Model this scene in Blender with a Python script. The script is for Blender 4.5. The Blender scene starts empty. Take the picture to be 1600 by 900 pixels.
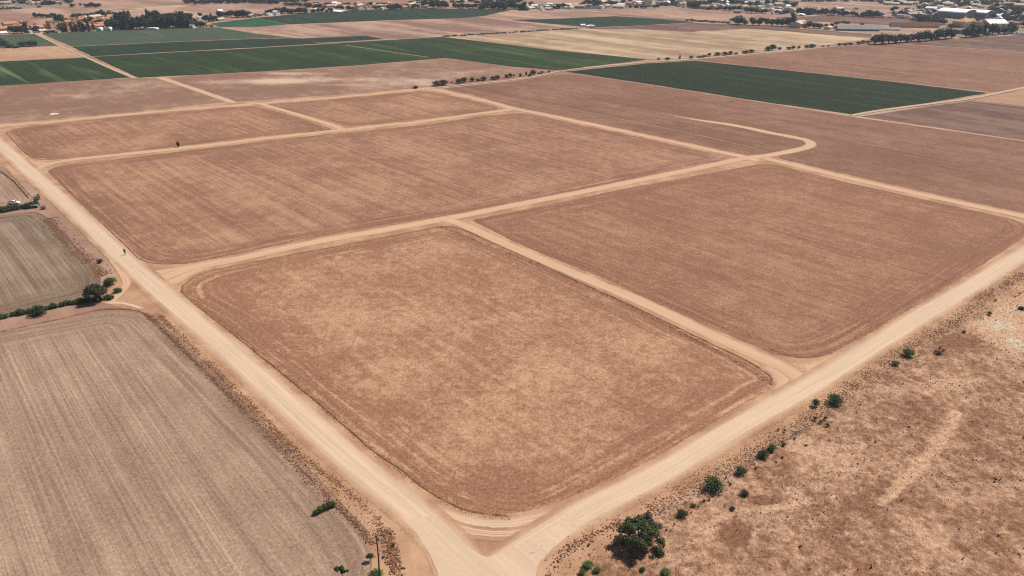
import bpy, bmesh, math, random
import numpy as np
from mathutils import Vector, Matrix, noise
from mathutils.geometry import delaunay_2d_cdt

R = math.radians
SC = bpy.context.scene
COL = SC.collection

# ------------------------------------------------------------------ camera
CAM_H, FPX = 80.0, 1100.0                       # flying height, focal length in pixels of a 1600 px wide frame
PITCH = math.atan(555.0 / FPX)
cd = bpy.data.cameras.new("Camera")
cd.sensor_width = 36.0
cd.lens = 36.0 * FPX / 1600.0
cd.clip_start, cd.clip_end = 0.5, 12000.0
cam = bpy.data.objects.new("Camera", cd)
cam.location = (0, 0, CAM_H)
cam.rotation_euler = (math.pi / 2 - PITCH, 0, 0)
COL.objects.link(cam)
SC.camera = cam

# ------------------------------------------------------------------ sky, sun, exposure
SUN_EL = R(55)
SHADOW = Vector((-0.86, -0.51)).normalized()    # where shadows fall on the ground
sun_dir = Vector((-SHADOW.x * math.cos(SUN_EL), -SHADOW.y * math.cos(SUN_EL), math.sin(SUN_EL)))
W = bpy.data.worlds.new("World"); SC.world = W; W.use_nodes = True
wn = W.node_tree
sky = wn.nodes.new("ShaderNodeTexSky"); sky.sky_type = 'NISHITA'; sky.sun_disc = False
sky.sun_elevation = SUN_EL
sky.sun_rotation = math.atan2(sun_dir.x, sun_dir.y)
sky.air_density = 1.0; sky.dust_density = 1.5
wn.links.new(sky.outputs[0], wn.nodes["Background"].inputs[0])
wn.nodes["Background"].inputs[1].default_value = 0.05
sl = bpy.data.lights.new("Sun", 'SUN'); sl.energy = 4.6; sl.angle = R(0.53); sl.color = (1.0, 0.955, 0.88)
so = bpy.data.objects.new("Sun", sl); COL.objects.link(so)
so.rotation_euler = sun_dir.to_track_quat('Z', 'Y').to_euler()
SC.view_settings.view_transform = 'Standard'
SC.view_settings.look = 'None'
SC.view_settings.exposure = 0.35
SC.view_settings.gamma = 1.0
SC.view_settings.use_curve_mapping = False
SC.cycles.max_bounces = 4; SC.cycles.diffuse_bounces = 2; SC.cycles.glossy_bounces = 2
SC.cycles.transparent_max_bounces = 12; SC.cycles.volume_bounces = 0
SC.cycles.use_denoising = False
SC.cycles.filter_width = 1.2

# ------------------------------------------------------------------ helpers
FWD = Vector((0, math.cos(PITCH), -math.sin(PITCH))); UP = Vector((0, math.sin(PITCH), math.cos(PITCH)))
def G(px, py, z=0.0):
    """where the ground lies that the photograph shows at this pixel (a survey of the flat plain)"""
    d = FWD + UP * ((450 - py) / FPX) + Vector((1, 0, 0)) * ((px - 800) / FPX)
    t = (z - CAM_H) / d.z
    return Vector((d.x * t, d.y * t, z))
def depth(p): return (p - Vector((0, 0, CAM_H))).dot(FWD)
def mpp(px, py):                                 # metres in one photo pixel, across
    return depth(G(px, py)) / FPX
def hgt(hpx, py): return hpx * CAM_H / (py + 105.0)

def A(r, g, b, k=1.0):
    """ground albedo for a sunlit colour seen in the picture"""
    def lin(c):
        c /= 255.0
        return c / 12.92 if c <= 0.04045 else ((c + 0.055) / 1.055) ** 2.4
    return (lin(r) / 1.6 * k, lin(g) / 1.6 * k, lin(b) / 1.6 * k, 1)

def link(o, parent=None):
    COL.objects.link(o)
    if parent is not None: o.parent = parent
    return o
def mesh_obj(name, verts, faces, mat, parent=None, smooth=False):
    me = bpy.data.meshes.new(name)
    me.from_pydata([tuple(v) for v in verts], [], [tuple(f) for f in faces])
    for m in (mat if isinstance(mat, (list, tuple)) else [mat]): me.materials.append(m)
    if smooth: me.polygons.foreach_set('use_smooth', [True] * len(me.polygons))
    me.update()
    return link(bpy.data.objects.new(name, me), parent)
def thing(name, label, cat, loc=(0, 0, 0), rz=0.0, group=None):
    o = bpy.data.objects.new(name, None); o.empty_display_size = 0.5
    o.location = loc; o.rotation_euler = (0, 0, rz)
    link(o); tag(o, label, cat, group); return o
def tag(o, label=None, cat=None, group=None, kind=None):
    if label: o['label'] = label
    if cat: o['category'] = cat
    if group: o['group'] = group
    if kind: o['kind'] = kind
    return o
def copy_tree(o, parent=None):
    c = o.copy(); COL.objects.link(c)
    if parent is not None: c.parent = parent
    for ch in list(o.children): copy_tree(ch, c)
    return c

class MB:
    """collects shapes for one mesh"""
    def __init__(s): s.v = []; s.f = []; s.mi = []
    def add(s, vs, fs, mi=0):
        n = len(s.v); s.v += [Vector(v) for v in vs]; s.f += [tuple(i + n for i in f) for f in fs]; s.mi += [mi] * len(fs)
        return s
    def box(s, c, d, rz=0.0, mi=0):
        hx, hy, hz = d[0] / 2, d[1] / 2, d[2] / 2
        vs = [Vector((x, y, z)) for z in (-hz, hz) for x, y in ((-hx, -hy), (hx, -hy), (hx, hy), (-hx, hy))]
        m = Matrix.Rotation(rz, 3, 'Z')
        vs = [m @ v + Vector(c) for v in vs]
        return s.add(vs, [(3, 2, 1, 0), (4, 5, 6, 7), (0, 1, 5, 4), (1, 2, 6, 5), (2, 3, 7, 6), (3, 0, 4, 7)], mi)
    def tube(s, pts, rad, n=8, mi=0, caps=True):
        pts = [Vector(p) for p in pts]
        if not isinstance(rad, (list, tuple)): rad = [rad] * len(pts)
        vs, fs = [], []
        for i, p in enumerate(pts):
            d = (pts[min(i + 1, len(pts) - 1)] - pts[max(i - 1, 0)]).normalized()
            a = d.orthogonal().normalized(); b = d.cross(a)
            vs += [p + (a * math.cos(t) + b * math.sin(t)) * rad[i] for t in [2 * math.pi * k / n for k in range(n)]]
        for i in range(len(pts) - 1):
            for k in range(n):
                fs.append((i * n + k, i * n + (k + 1) % n, (i + 1) * n + (k + 1) % n, (i + 1) * n + k))
        if caps: fs += [tuple(range(n - 1, -1, -1)), tuple(range((len(pts) - 1) * n, len(pts) * n))]
        return s.add(vs, fs, mi)
    def build(s, name, mat, parent=None, smooth=False):
        o = mesh_obj(name, s.v, s.f, mat, parent, smooth)
        if any(s.mi): o.data.polygons.foreach_set('material_index', s.mi)
        return o

# ---- node helpers
class NT:
    def __init__(s, name):
        s.m = bpy.data.materials.new(name); s.m.use_nodes = True
        s.t = s.m.node_tree; s.b = s.t.nodes["Principled BSDF"]; s.out = s.t.nodes["Material Output"]
        s.b.inputs['Roughness'].default_value = 0.95
        s.b.inputs['Specular IOR Level'].default_value = 0.12
    def n(s, ty, ins=None, **kw):
        x = s.t.nodes.new("ShaderNode" + ty)
        for k, v in kw.items(): setattr(x, k, v)
        for k, v in (ins or {}).items():
            if hasattr(v, 'is_output') or isinstance(v, bpy.types.NodeSocket): s.t.links.new(v, x.inputs[k])
            else: x.inputs[k].default_value = v
        return x
    def math(s, op, a, b=0.0, c=None, clamp=False):
        ins = {0: a, 1: b}
        if c is not None: ins[2] = c
        return s.n('Math', ins, operation=op, use_clamp=clamp).outputs[0]
    def noise(s, vec, scale, detail=4.0, rough=0.55, dist=0.0):
        return s.n('TexNoise', {'Vector': vec, 'Scale': scale, 'Detail': detail, 'Roughness': rough, 'Distortion': dist}).outputs[0]
    def step(s, x, a, b, to0=0.0, to1=1.0):
        return s.n('MapRange', {0: x, 1: a, 2: b, 3: to0, 4: to1}, interpolation_type='SMOOTHSTEP').outputs[0]
    def lerp(s, x, a, b, to0, to1):
        return s.n('MapRange', {0: x, 1: a, 2: b, 3: to0, 4: to1}).outputs[0]
    def mix(s, f, a, b, mode='MIX'):
        x = s.n('Mix', data_type='RGBA', blend_type=mode)
        for i, v in ((0, f), (6, a), (7, b)):
            if isinstance(v, bpy.types.NodeSocket): s.t.links.new(v, x.inputs[i])
            else: x.inputs[i].default_value = v
        return x.outputs[2]
    def scale(s, col, f):                        # colour times a number
        x = s.n('VectorMath', operation='SCALE')
        if isinstance(col, bpy.types.NodeSocket): s.t.links.new(col, x.inputs[0])
        else: x.inputs[0].default_value = col[:3]
        if isinstance(f, bpy.types.NodeSocket): s.t.links.new(f, x.inputs['Scale'])
        else: x.inputs['Scale'].default_value = f
        return x.outputs[0]
    def attr(s, name): return s.n('Attribute', attribute_name=name).outputs['Fac']
    def pos(s): return s.n('TexCoord').outputs['Object']
    def rows(s, p, ang, across, along):
        """coordinates stretched along a working direction (across / along in cycles per metre)"""
        r = s.n('VectorRotate', {'Vector': p, 'Angle': -ang}, rotation_type='Z_AXIS').outputs[0]
        return s.n('VectorMath', {0: r, 1: (across, along, 0.0)}, operation='MULTIPLY').outputs[0]
    def bump(s, h, strength, dist):
        b = s.n('Bump', {'Height': h, 'Strength': strength, 'Distance': dist})
        s.t.links.new(b.outputs[0], s.b.inputs['Normal'])
    def color(s, c):
        if isinstance(c, bpy.types.NodeSocket): s.t.links.new(c, s.b.inputs['Base Color'])
        else: s.b.inputs['Base Color'].default_value = c

ANG_A = R(44.2)                                  # the plain's working direction (rotation of the rows about Z)

def soil_mat(name, dark, light, rows=0.5, row_ang=ANG_A, patch=1 / 30, patch_amt=1.0, bands=0.4, band_w=1 / 14,
             headland=False, tone=False, grain=0.5, bump=0.6, row_f=0.55, lo=0.42, hi=0.62, third=None, crisp=0.0, cf=.8, along=.009, chalk=None):
    k = NT(name); p = k.pos()
    big = k.noise(p, patch, 6.0, 0.62, 0.4)
    mid = k.noise(p, patch * 5.5, 5.0, 0.65)
    f = k.math('MULTIPLY_ADD', mid, 0.45, k.math('MULTIPLY', big, 0.55))
    rw = k.noise(k.rows(p, row_ang, row_f, along), 1.0, 3.0, 0.65, 0.1)
    bd = k.noise(k.rows(p, row_ang, band_w, 0.0028), 1.0, 4.0, 0.6, 0.05)
    rr = k.math('ADD', k.math('MULTIPLY', k.math('SUBTRACT', rw, 0.5), rows), k.math('MULTIPLY', k.math('SUBTRACT', bd, 0.5), bands))
    if headland:
        e = k.attr('edge')
        ev = k.n('CombineXYZ', {0: k.math('MULTIPLY', e, 0.95), 1: k.math('MULTIPLY', k.n('SeparateXYZ', {0: p}).outputs[0], 0.035),
                                2: k.math('MULTIPLY', k.n('SeparateXYZ', {0: p}).outputs[1], 0.035)}).outputs[0]
        he = k.noise(ev, 1.0, 2.5, 0.6, 0.1)
        hm = k.step(k.math('ADD', e, k.math('MULTIPLY', big, 9.0)), 6.0, 17.0, 1.0, 0.0)
        rr = k.n('Mix', {0: hm, 2: rr, 3: k.math('MULTIPLY', k.math('SUBTRACT', he, 0.52), 1.7)}, data_type='FLOAT').outputs[0]
        f = k.math('SUBTRACT', f, k.math('MULTIPLY', hm, 0.085))
    f = k.math('MULTIPLY_ADD', rr, 0.55, f)
    if crisp: f = k.math('MULTIPLY_ADD', k.math('SUBTRACT', k.noise(p, cf, 5.0, 0.7, .3), 0.5), crisp, f)
    if tone: f = k.math('ADD', f, k.attr('tone'))
    fac = k.step(f, lo, hi, 0.0, patch_amt)
    c = k.mix(fac, dark, light)
    if chalk: c = k.mix(k.step(k.math('ADD', k.attr('tone'), k.math('MULTIPLY', k.math('SUBTRACT', k.noise(p, .35, 5.0, .7), .5), .9)), .35, 1.0), c, chalk)
    if third:                                    # a second hue in large areas
        c = k.mix(k.math('MULTIPLY', k.step(k.noise(p, patch * 0.6, 3.0), 0.45, 0.65), third[1]), c, third[0])
    fine = k.noise(p, 1.6, 5.0, 0.75)
    tiny = k.noise(p, 6.0, 3.0, 0.7)
    g = k.math('ADD', k.math('MULTIPLY', k.math('SUBTRACT', fine, 0.5), grain), k.math('MULTIPLY', k.math('SUBTRACT', tiny, 0.5), grain * 0.9))
    g = k.math('ADD', k.math('ADD', g, k.math('MULTIPLY', rr, 0.32)), 1.0)
    k.color(k.scale(c, g))
    k.bump(k.math('ADD', k.math('MULTIPLY', fine, 0.7), k.math('ADD', k.math('MULTIPLY', tiny, 0.3), k.math('MULTIPLY', rr, 0.8))), bump, 0.25)
    return k.m

def crop_mat(name, dark, light, bands=0.8, band_w=1 / 16, row_ang=ANG_A, grain=0.25):
    k = NT(name); p = k.pos()
    bd = k.noise(k.rows(p, row_ang, band_w, 0.004), 1.0, 3.0, 0.55)
    rw = k.noise(k.rows(p, row_ang, 0.28, 0.012), 1.0, 3.0, 0.6)
    big = k.noise(p, 1 / 60, 5.0, 0.6)
    f = k.math('ADD', k.math('MULTIPLY', bd, 0.55 * bands), k.math('ADD', k.math('MULTIPLY', big, 0.35), k.math('MULTIPLY', rw, 0.25)))
    c = k.mix(k.step(f, 0.6 * (0.6 + 0.55 * bands) * 0.8, 0.6 * (0.6 + 0.55 * bands) * 1.16), dark, light)
    g = k.math('MULTIPLY_ADD', k.math('SUBTRACT', k.noise(p, 0.9, 5.0, 0.75), 0.5), grain, k.math('MULTIPLY_ADD', rw, 0.7, 0.62))
    k.color(k.scale(c, g))
    return k.m

def plain_mat(name, col, var=0.15, scale=2.0, rough=0.85, spec=0.2, bump=0.0):
    k = NT(name); p = k.pos()
    n = k.noise(p, scale, 4.0, 0.6)
    k.color(k.scale(col, k.math('MULTIPLY_ADD', k.math('SUBTRACT', n, 0.5), var * 2.5, 1.0)))
    k.b.inputs['Roughness'].default_value = rough; k.b.inputs['Specular IOR Level'].default_value = spec
    if bump: k.bump(n, bump, 0.05)
    return k.m

CORE = A(230, 198, 168)
def verge_color(k, p):
    n1 = k.noise(p, 1 / 9, 5.0, 0.6); n2 = k.noise(p, 0.9, 5.0, 0.7)
    c = k.mix(k.step(n1, 0.35, 0.65), A(184, 139, 108), A(212, 168, 134))
    return k.scale(c, k.math('MULTIPLY_ADD', k.math('SUBTRACT', n2, 0.5), 0.45, 1.0)), n2

def earth_mat(name):
    k = NT(name); p = k.pos(); c, n = verge_color(k, p)
    k.color(c); k.bump(n, 0.5, 0.15); return k.m

def track_mat(name, core, strength=1.0, twin=0.0, edge=1.0, alpha_out=1.65, alpha_in=1.2, streak=0.5, wob=0.35, veil=0.0, m_in=.72, m_out=1.12):
    """a worn track: uv.x metres along, uv.y across in half widths"""
    k = NT(name); p = k.pos()
    uv = k.n('UVMap').outputs[0]; sep = k.n('SeparateXYZ', {0: uv}); u, v = sep.outputs[0], sep.outputs[1]
    un = k.n('CombineXYZ', {0: k.math('MULTIPLY', v, 1.5), 1: k.math('MULTIPLY', u, 0.09), 2: k.attr('seed')}).outputs[0]
    w = k.math('MULTIPLY', k.math('SUBTRACT', k.noise(un, 1.0, 4.0, 0.6), 0.5), wob * 2)
    w2 = k.math('MULTIPLY', k.math('SUBTRACT', k.noise(p, 1.6, 3.0, 0.6), 0.5), wob * 0.9)
    av = k.math('ADD', k.math('ABSOLUTE', v), k.math('ADD', w, w2))
    sv = k.n('CombineXYZ', {0: k.math('MULTIPLY', v, 3.2), 1: k.math('MULTIPLY', u, 0.022), 2: k.attr('seed')}).outputs[0]
    st = k.noise(sv, 1.0, 4.0, 0.62, 0.2)
    sv2 = k.n('CombineXYZ', {0: k.math('MULTIPLY', v, 9.0), 1: k.math('MULTIPLY', u, 0.04), 2: k.attr('seed')}).outputs[0]
    st2 = k.noise(sv2, 1.0, 3.0, 0.6, 0.1)
    mask = k.step(av, m_in, m_out, 1.0, 0.0)
    mask = k.math('MULTIPLY', mask, k.math('MULTIPLY_ADD', st, streak * 1.2, strength - streak * 0.6), clamp=True)
    if veil: mask = k.math('MULTIPLY', mask, k.step(k.math('ADD', st, k.math('MULTIPLY', k.math('SUBTRACT', st2, 0.5), 0.8)), veil, veil + .32), clamp=True)
    vc, n2 = verge_color(k, p)
    c = k.mix(mask, vc, core); lim = k.step(av, .8, 1.15, 1.0, 0.12)
    sh = k.math('ADD', k.math('MULTIPLY', k.math('SUBTRACT', st, 0.5), 0.30 * streak * 2), k.math('MULTIPLY', k.math('SUBTRACT', st2, 0.5), 0.30 * streak * 2))
    blotch = k.math('MULTIPLY', k.math('SUBTRACT', k.noise(p, 0.12, 4.0, 0.6), 0.5), 0.14)
    c = k.scale(c, k.math('MULTIPLY_ADD', k.math('ADD', sh, blotch), lim, 1.0))
    c = k.scale(c, k.math('MULTIPLY_ADD', k.math('SUBTRACT', k.noise(p, 2.2, 4.0, 0.75), 0.5), 0.3, 1.0))
    k.color(c)
    k.b.inputs['Roughness'].default_value = 0.9
    k.bump(k.math('ADD', n2, k.math('MULTIPLY', st2, 0.8)), 0.25, 0.1)
    al = k.step(k.math('ADD', av, k.math('MULTIPLY', k.math('SUBTRACT', st, 0.5), 0.5)), alpha_in, alpha_out, 1.0, 0.0)
    al = k.math('MULTIPLY', al, k.attr('fade'))
    dn = k.n('CombineXYZ', {0: k.math('MULTIPLY', v, 11.0), 1: k.math('MULTIPLY', u, 1.2), 2: k.attr('seed')}).outputs[0]
    dz = k.lerp(k.noise(dn, 1.0, 3.0, 0.7), .28, .72, .03, .97)
    k.t.links.new(k.math('GREATER_THAN', al, dz), k.b.inputs['Alpha'])
    return k.m

def foliage_mat(name, c1, c2, c3=None):
    k = NT(name)
    oi = k.n('ObjectInfo').outputs['Random']
    geo = k.n('NewGeometry').outputs['Random Per Island']
    p = k.pos()
    cl = k.noise(p, 0.9, 3.0, 0.6)
    f = k.math('MULTIPLY_ADD', geo, 0.55, k.math('MULTIPLY', cl, 0.5))
    c = k.mix(k.step(f, 0.2, 0.85), c1, c2)
    if c3: c = k.mix(k.step(geo, 0.86, 1.0, 0.0, 0.6), c, c3)
    c = k.scale(c, k.math('MULTIPLY_ADD', oi, 0.5, 0.75))
    k.color(c); k.b.inputs['Roughness'].default_value = 0.7; k.b.inputs['Specular IOR Level'].default_value = 0.15
    return k.m

# ------------------------------------------------------------------ outlines and sheets
def densify(pts, step):
    out = []
    n = len(pts)
    for i in range(n):
        a, b = pts[i], pts[(i + 1) % n]
        L = (b - a).length; m = max(1, int(L / step))
        out += [a.lerp(b, j / m) for j in range(m)]
    return out
def outline(pts):
    """closed outline on the ground from surveyed points (px, py[, fillet length in m])"""
    P = [G(p[0], p[1]).to_2d() for p in pts]; r = [p[2] if len(p) > 2 else 0.0 for p in pts]
    out = []; n = len(P)
    for i in range(n):
        a, b, c = P[i - 1], P[i], P[(i + 1) % n]
        if r[i] <= 0: out.append(b); continue
        la, lc = (a - b).length, (c - b).length
        d = min(r[i], la * 0.49, lc * 0.49)
        s, e = b + (a - b) * (d / la), b + (c - b) * (d / lc)
        for j in range(13):
            t = j / 12; out.append(s * (1 - t) ** 2 + b * 2 * t * (1 - t) + e * t * t)
    return out
def rough(pts, amp, f=0.35):
    out = []
    for i, p in enumerate(pts):
        q = Vector((p.x * f, p.y * f, 0.0))
        out.append(Vector((p.x + amp * noise.noise(q), p.y + amp * noise.noise(q + Vector((31.7, 11.3, 5.1))))))
    return out
def edge_dist(xy, loop):
    d = np.full(len(xy), 1e9); L = np.array([(p.x, p.y) for p in loop])
    for i in range(len(L)):
        a, b = L[i], L[(i + 1) % len(L)]; ab = b - a; l2 = (ab * ab).sum()
        if l2 < 1e-9: continue
        t = np.clip(((xy - a) @ ab) / l2, 0, 1)
        q = xy - a - t[:, None] * ab
        d = np.minimum(d, np.hypot(q[:, 0], q[:, 1]))
    return d
def inside(xy, loop):
    L = [(p.x, p.y) for p in loop]; res = np.zeros(len(xy), bool); x, y = xy[:, 0], xy[:, 1]
    for i in range(len(L)):
        (x1, y1), (x2, y2) = L[i], L[i - 1]
        if y1 == y2: continue
        c = ((y1 > y) != (y2 > y)) & (x < (x2 - x1) * (y - y1) / (y2 - y1) + x1)
        res ^= c
    return res
def sheet(name, pts, z, mat, grid=0.0, edge_amp=0.0, edge_step=0.0, blobs=(), relief=0.0, kind='structure', skirt=0.0, raw=None):
    loop = raw or outline(pts)
    base = loop
    if edge_step: loop = densify(loop, edge_step)
    if edge_amp: loop = rough(loop, edge_amp)
    area = sum(a.x * b.y - b.x * a.y for a, b in zip(loop, loop[1:] + loop[:1]))
    if area < 0: loop = loop[::-1]
    verts2 = list(loop); n = len(loop)
    if grid:
        L = np.array([(p.x, p.y) for p in loop]); lo, hi = L.min(0), L.max(0)
        gx, gy = np.meshgrid(np.arange(lo[0], hi[0], grid), np.arange(lo[1], hi[1], grid))
        xy = np.stack([gx.ravel(), gy.ravel()], 1) + np.random.RandomState(3).uniform(-.3, .3, (gx.size, 2)) * grid
        xy = xy[inside(xy, loop)]
        if len(xy):
            xy = xy[edge_dist(xy, loop) > grid * 0.4]
            verts2 += [Vector(p) for p in xy]
    v, e, f, *_ = delaunay_2d_cdt(verts2, [(i, (i + 1) % n) for i in range(n)], [], 1, 1e-6, False)
    xy = np.array([(p.x, p.y) for p in v])
    keep = inside(np.array([xy[list(t)].mean(0) for t in f]), loop); f = [t for t, q in zip(f, keep) if q]
    ed = edge_dist(xy, base if len(base) < 400 else loop) if grid else None
    zz = [z] * len(v)
    if relief:
        zz = [z + relief * (noise.fractal(Vector((p.x * .07, p.y * .07, 1.0)), 1.0, 2.0, 4) * .5 + .5) * min(1.0, d / 4.0) for p, d in zip(v, ed)]
    V = [(p.x, p.y, q) for p, q in zip(v, zz)]; F = [list(t) for t in f]
    if skirt:
        m = len(V)
        V += [(p.x, p.y, 0.0) for p in loop]
        # outline vertices come first in the triangulation's input order
        F += [[(i + 1) % n, i, m + i, m + (i + 1) % n] for i in range(n)] if len(v) >= n else []
    o = mesh_obj(name, V, F, mat)
    if grid:
        ea = np.zeros(len(V)); ea[:len(ed)] = ed
        o.data.attributes.new('edge', 'FLOAT', 'POINT').data.foreach_set('value', ea.astype(np.float32))
        tn = np.zeros(len(V))
        for bx, by, rx, ry, val in blobs:
            c = G(bx, by); s = mpp(bx, by)
            dx = (xy[:, 0] - c.x) / (rx * s); dy = (xy[:, 1] - c.y) / (ry * CAM_H / ((by + 105.0) ** 2) * 1232)
            tn[:len(xy)] += val * np.exp(-(dx * dx + dy * dy))
        o.data.attributes.new('tone', 'FLOAT', 'POINT').data.foreach_set('value', tn.astype(np.float32))
    o['kind'] = kind
    return o
def spline(P, step):
    """smooth line through ground points"""
    P = [Vector(p).to_2d() for p in P]; out = []
    for i in range(len(P) - 1):
        p0, p1, p2, p3 = P[max(i - 1, 0)], P[i], P[i + 1], P[min(i + 2, len(P) - 1)]
        m = max(2, int((p2 - p1).length / step))
        for j in range(m):
            t = j / m
            out.append(0.5 * ((2 * p1) + (p2 - p0) * t + (2 * p0 - 5 * p1 + 4 * p2 - p3) * t * t + (3 * p1 - p0 - 3 * p2 + p3) * t ** 3))
    return out + [P[-1]]
def path2d(pts, step=2.0, straight=False):
    P = [G(*p[:2]).to_2d() for p in pts]
    if straight:
        out = []
        for a, b in zip(P, P[1:]):
            m = max(1, int((b - a).length / step)); out += [a.lerp(b, j / m) for j in range(m)]
        return out + [P[-1]]
    return spline(P, step)
def normals2d(C):
    T = [(C[min(i + 1, len(C) - 1)] - C[max(i - 1, 0)]).normalized() for i in range(len(C))]
    return [Vector((-t.y, t.x)) for t in T]
TZ = [0]
def track(name, pts, half, z, mat, out=1.9, straight=False, taper=None, fade=(0, 0), crowned=False):
    TZ[0] += 1; z = (.165 if .43 < z < .5 else z if z > .3 else (.1 if z > .18 else .092 if z > .16 else .055)) + TZ[0] * .0008
    C = path2d(pts, 2.0, straight); Nn = normals2d(C)
    rows = (-out, -1.0, -0.5, 0.0, 0.5, 1.0, out); V, UV, F = [], [], []; s = 0.0; m = len(rows)
    for i, (c, n) in enumerate(zip(C, Nn)):
        if i: s += (C[i] - C[i - 1]).length
        h = half * (taper(i / (len(C) - 1)) if taper else 1.0)
        for r in rows:
            q = c + n * (r * h); V.append((q.x, q.y, z if not crowned or abs(r) < out else .038)); UV.append((s, r))
    for i in range(len(C) - 1):
        for j in range(m - 1):
            a = i * m + j; F.append((a + m, a + m + 1, a + 1, a))
    o = mesh_obj(name, V, F, mat)
    if o.data.polygons[0].normal.z < 0: o.data.flip_normals()
    uvl = o.data.uv_layers.new(name='UVMap')
    for lp in o.data.loops: uvl.data[lp.index].uv = UV[lp.vertex_index]
    n = len(C); fd = []
    for i in range(n):
        t = i / (n - 1); f = min(1, t / fade[0]) if fade[0] else 1.0; f *= min(1, (1 - t) / fade[1]) if fade[1] else 1.0; fd += [f] * m
    o.data.attributes.new('fade', 'FLOAT', 'POINT').data.foreach_set('value', fd)
    o.data.attributes.new('seed', 'FLOAT', 'POINT').data.foreach_set('value', [TZ[0] * 3.7] * len(fd))
    o['kind'] = 'structure'
    return o
def ridge(name, C, width, height, mat, z=0.06, amp=0.5, closed=False, seed=0):
    """a low uneven bank of turned soil along a line"""
    Nn = normals2d(C); V, F = [], []
    prof = ((-1, 0), (-.55, .62), (-.1, 1), (.3, .8), (.7, .35), (1, 0))
    for i, (c, n) in enumerate(zip(C, Nn)):
        for j, (a, h) in enumerate(prof):
            q = c + n * (a * width / 2)
            e = noise.noise(Vector((q.x * .9, q.y * .9, seed + j * 2.3))); e2 = noise.noise(Vector((q.x * 2.4, q.y * 2.4, seed)))
            V.append((q.x + .12 * e2, q.y + .12 * e, z - .01 + height * h * max(.1, 1 + amp * e + amp * e2)))
    m = len(prof)
    for i in range(len(C) - 1):
        for j in range(m - 1):
            a = i * m + j; F.append((a, a + 1, a + m + 1, a + m))
    o = mesh_obj(name, V, F, mat)
    if o.data.polygons[0].normal.z < 0: o.data.flip_normals()
    o['kind'] = 'structure'
    return o

# ------------------------------------------------------------------ ground, fields, tracks
M = {}
M['plain'] = soil_mat('far_plain_soil', A(164, 126, 108), A(204, 166, 142), rows=0.3, patch=1 / 140, bands=1.2, band_w=1 / 45, grain=0.3, bump=0.1, lo=.36, hi=.68)
M['earth'] = earth_mat('bare_earth')
M['stubble'] = soil_mat('stubble_front', A(166, 119, 92), A(208, 162, 128), rows=0.5, bands=0.2, headland=True, tone=True, patch=1 / 15, grain=2.0, lo=.35, hi=.73, crisp=.6, cf=.55, along=.03)
M['stubble2'] = soil_mat('stubble_right', A(155, 110, 86), A(186, 139, 110), rows=0.8, bands=0.4, headland=True, tone=True, patch=1 / 28, grain=2.0, lo=.34, hi=.74, crisp=.6, cf=.5, along=.02)
M['stubble3'] = soil_mat('stubble_middle', A(156, 112, 89), A(194, 148, 117), rows=0.95, bands=0.55, headland=True, tone=True, patch=1 / 30, grain=1.8, lo=.32, hi=.72, crisp=.5, cf=.4, along=.012)
M['brown'] = soil_mat('stubble_far', A(138, 98, 79), A(169, 126, 103), rows=0.8, bands=0.5, tone=True, patch=1 / 50, grain=1.6, lo=.32, hi=.74, crisp=.45, cf=.35)
M['dusty'] = soil_mat('stubble_dusty', A(152, 113, 93), A(224, 190, 164), rows=0.3, bands=0.3, tone=True, patch=1 / 50, grain=1.0, lo=.42, hi=.92, crisp=.3, cf=.3)
M['tan'] = soil_mat('tan_drilled', A(160, 129, 107), A(197, 164, 140), rows=1.15, row_ang=R(41.5), bands=1.25, band_w=1 / 3.2, row_f=2.0, headland=True, patch=1 / 60, grain=1.5, lo=.22, hi=.78, along=.02, crisp=.3, cf=1.2)
M['grey'] = soil_mat('grey_drilled', A(134, 111, 92), A(174, 148, 126), rows=1.3, row_ang=R(43), bands=1.3, band_w=1 / 3.5, row_f=1.2, headland=True, patch=1 / 60, grain=1.6, lo=.26, hi=.76, along=.015)
M['orange'] = soil_mat('orange_soil', A(186, 144, 114), A(206, 164, 132), rows=.3, bands=.4, patch=1 / 60, grain=.3)
M['pink'] = soil_mat('pink_fallow', A(152, 116, 102), A(200, 162, 138), rows=.4, bands=1.7, band_w=1 / 24, patch=1 / 90, grain=.3, lo=.34, hi=.70)
M['gold'] = soil_mat('gold_stubble', A(168, 136, 110), A(212, 182, 146), rows=.4, bands=1.7, band_w=1 / 24, patch=1 / 100, grain=.3, lo=.34, hi=.66)
M['mauve'] = soil_mat('mauve_plough', A(118, 88, 75), A(146, 114, 97), rows=.6, bands=.8, patch=1 / 70, grain=.5)
M['scrub'] = soil_mat('scrub_soil', A(150, 107, 81), A(216, 172, 139), rows=0.0, bands=0.0, tone=True, patch=1 / 11, grain=2.6, lo=.36, hi=.68, bump=1.2, crisp=.6, cf=.6, chalk=A(222, 198, 172))
M['turned'] = soil_mat('turned_soil', A(142, 99, 73), A(180, 134, 104), rows=0, bands=0, patch=1 / 3, grain=.8)
M['g_lush'] = crop_mat('crop_lush', A(52, 67, 36), A(86, 101, 56), bands=1.4)
M['g_deep'] = crop_mat('crop_deep', A(41, 52, 28), A(64, 77, 42), bands=1.0, band_w=1 / 9)
M['g_teal'] = crop_mat('crop_teal', A(48, 63, 43), A(64, 79, 55), bands=.4)
M['g_grey'] = crop_mat('crop_greyish', A(80, 92, 70), A(98, 108, 82), bands=.4)
M['g_strip'] = crop_mat('crop_strips', A(50, 68, 40), A(126, 130, 92), bands=3.0, band_w=1 / 13)
M['g_bright'] = crop_mat('crop_bright', A(52, 92, 66), A(66, 104, 76), bands=.4)

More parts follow.
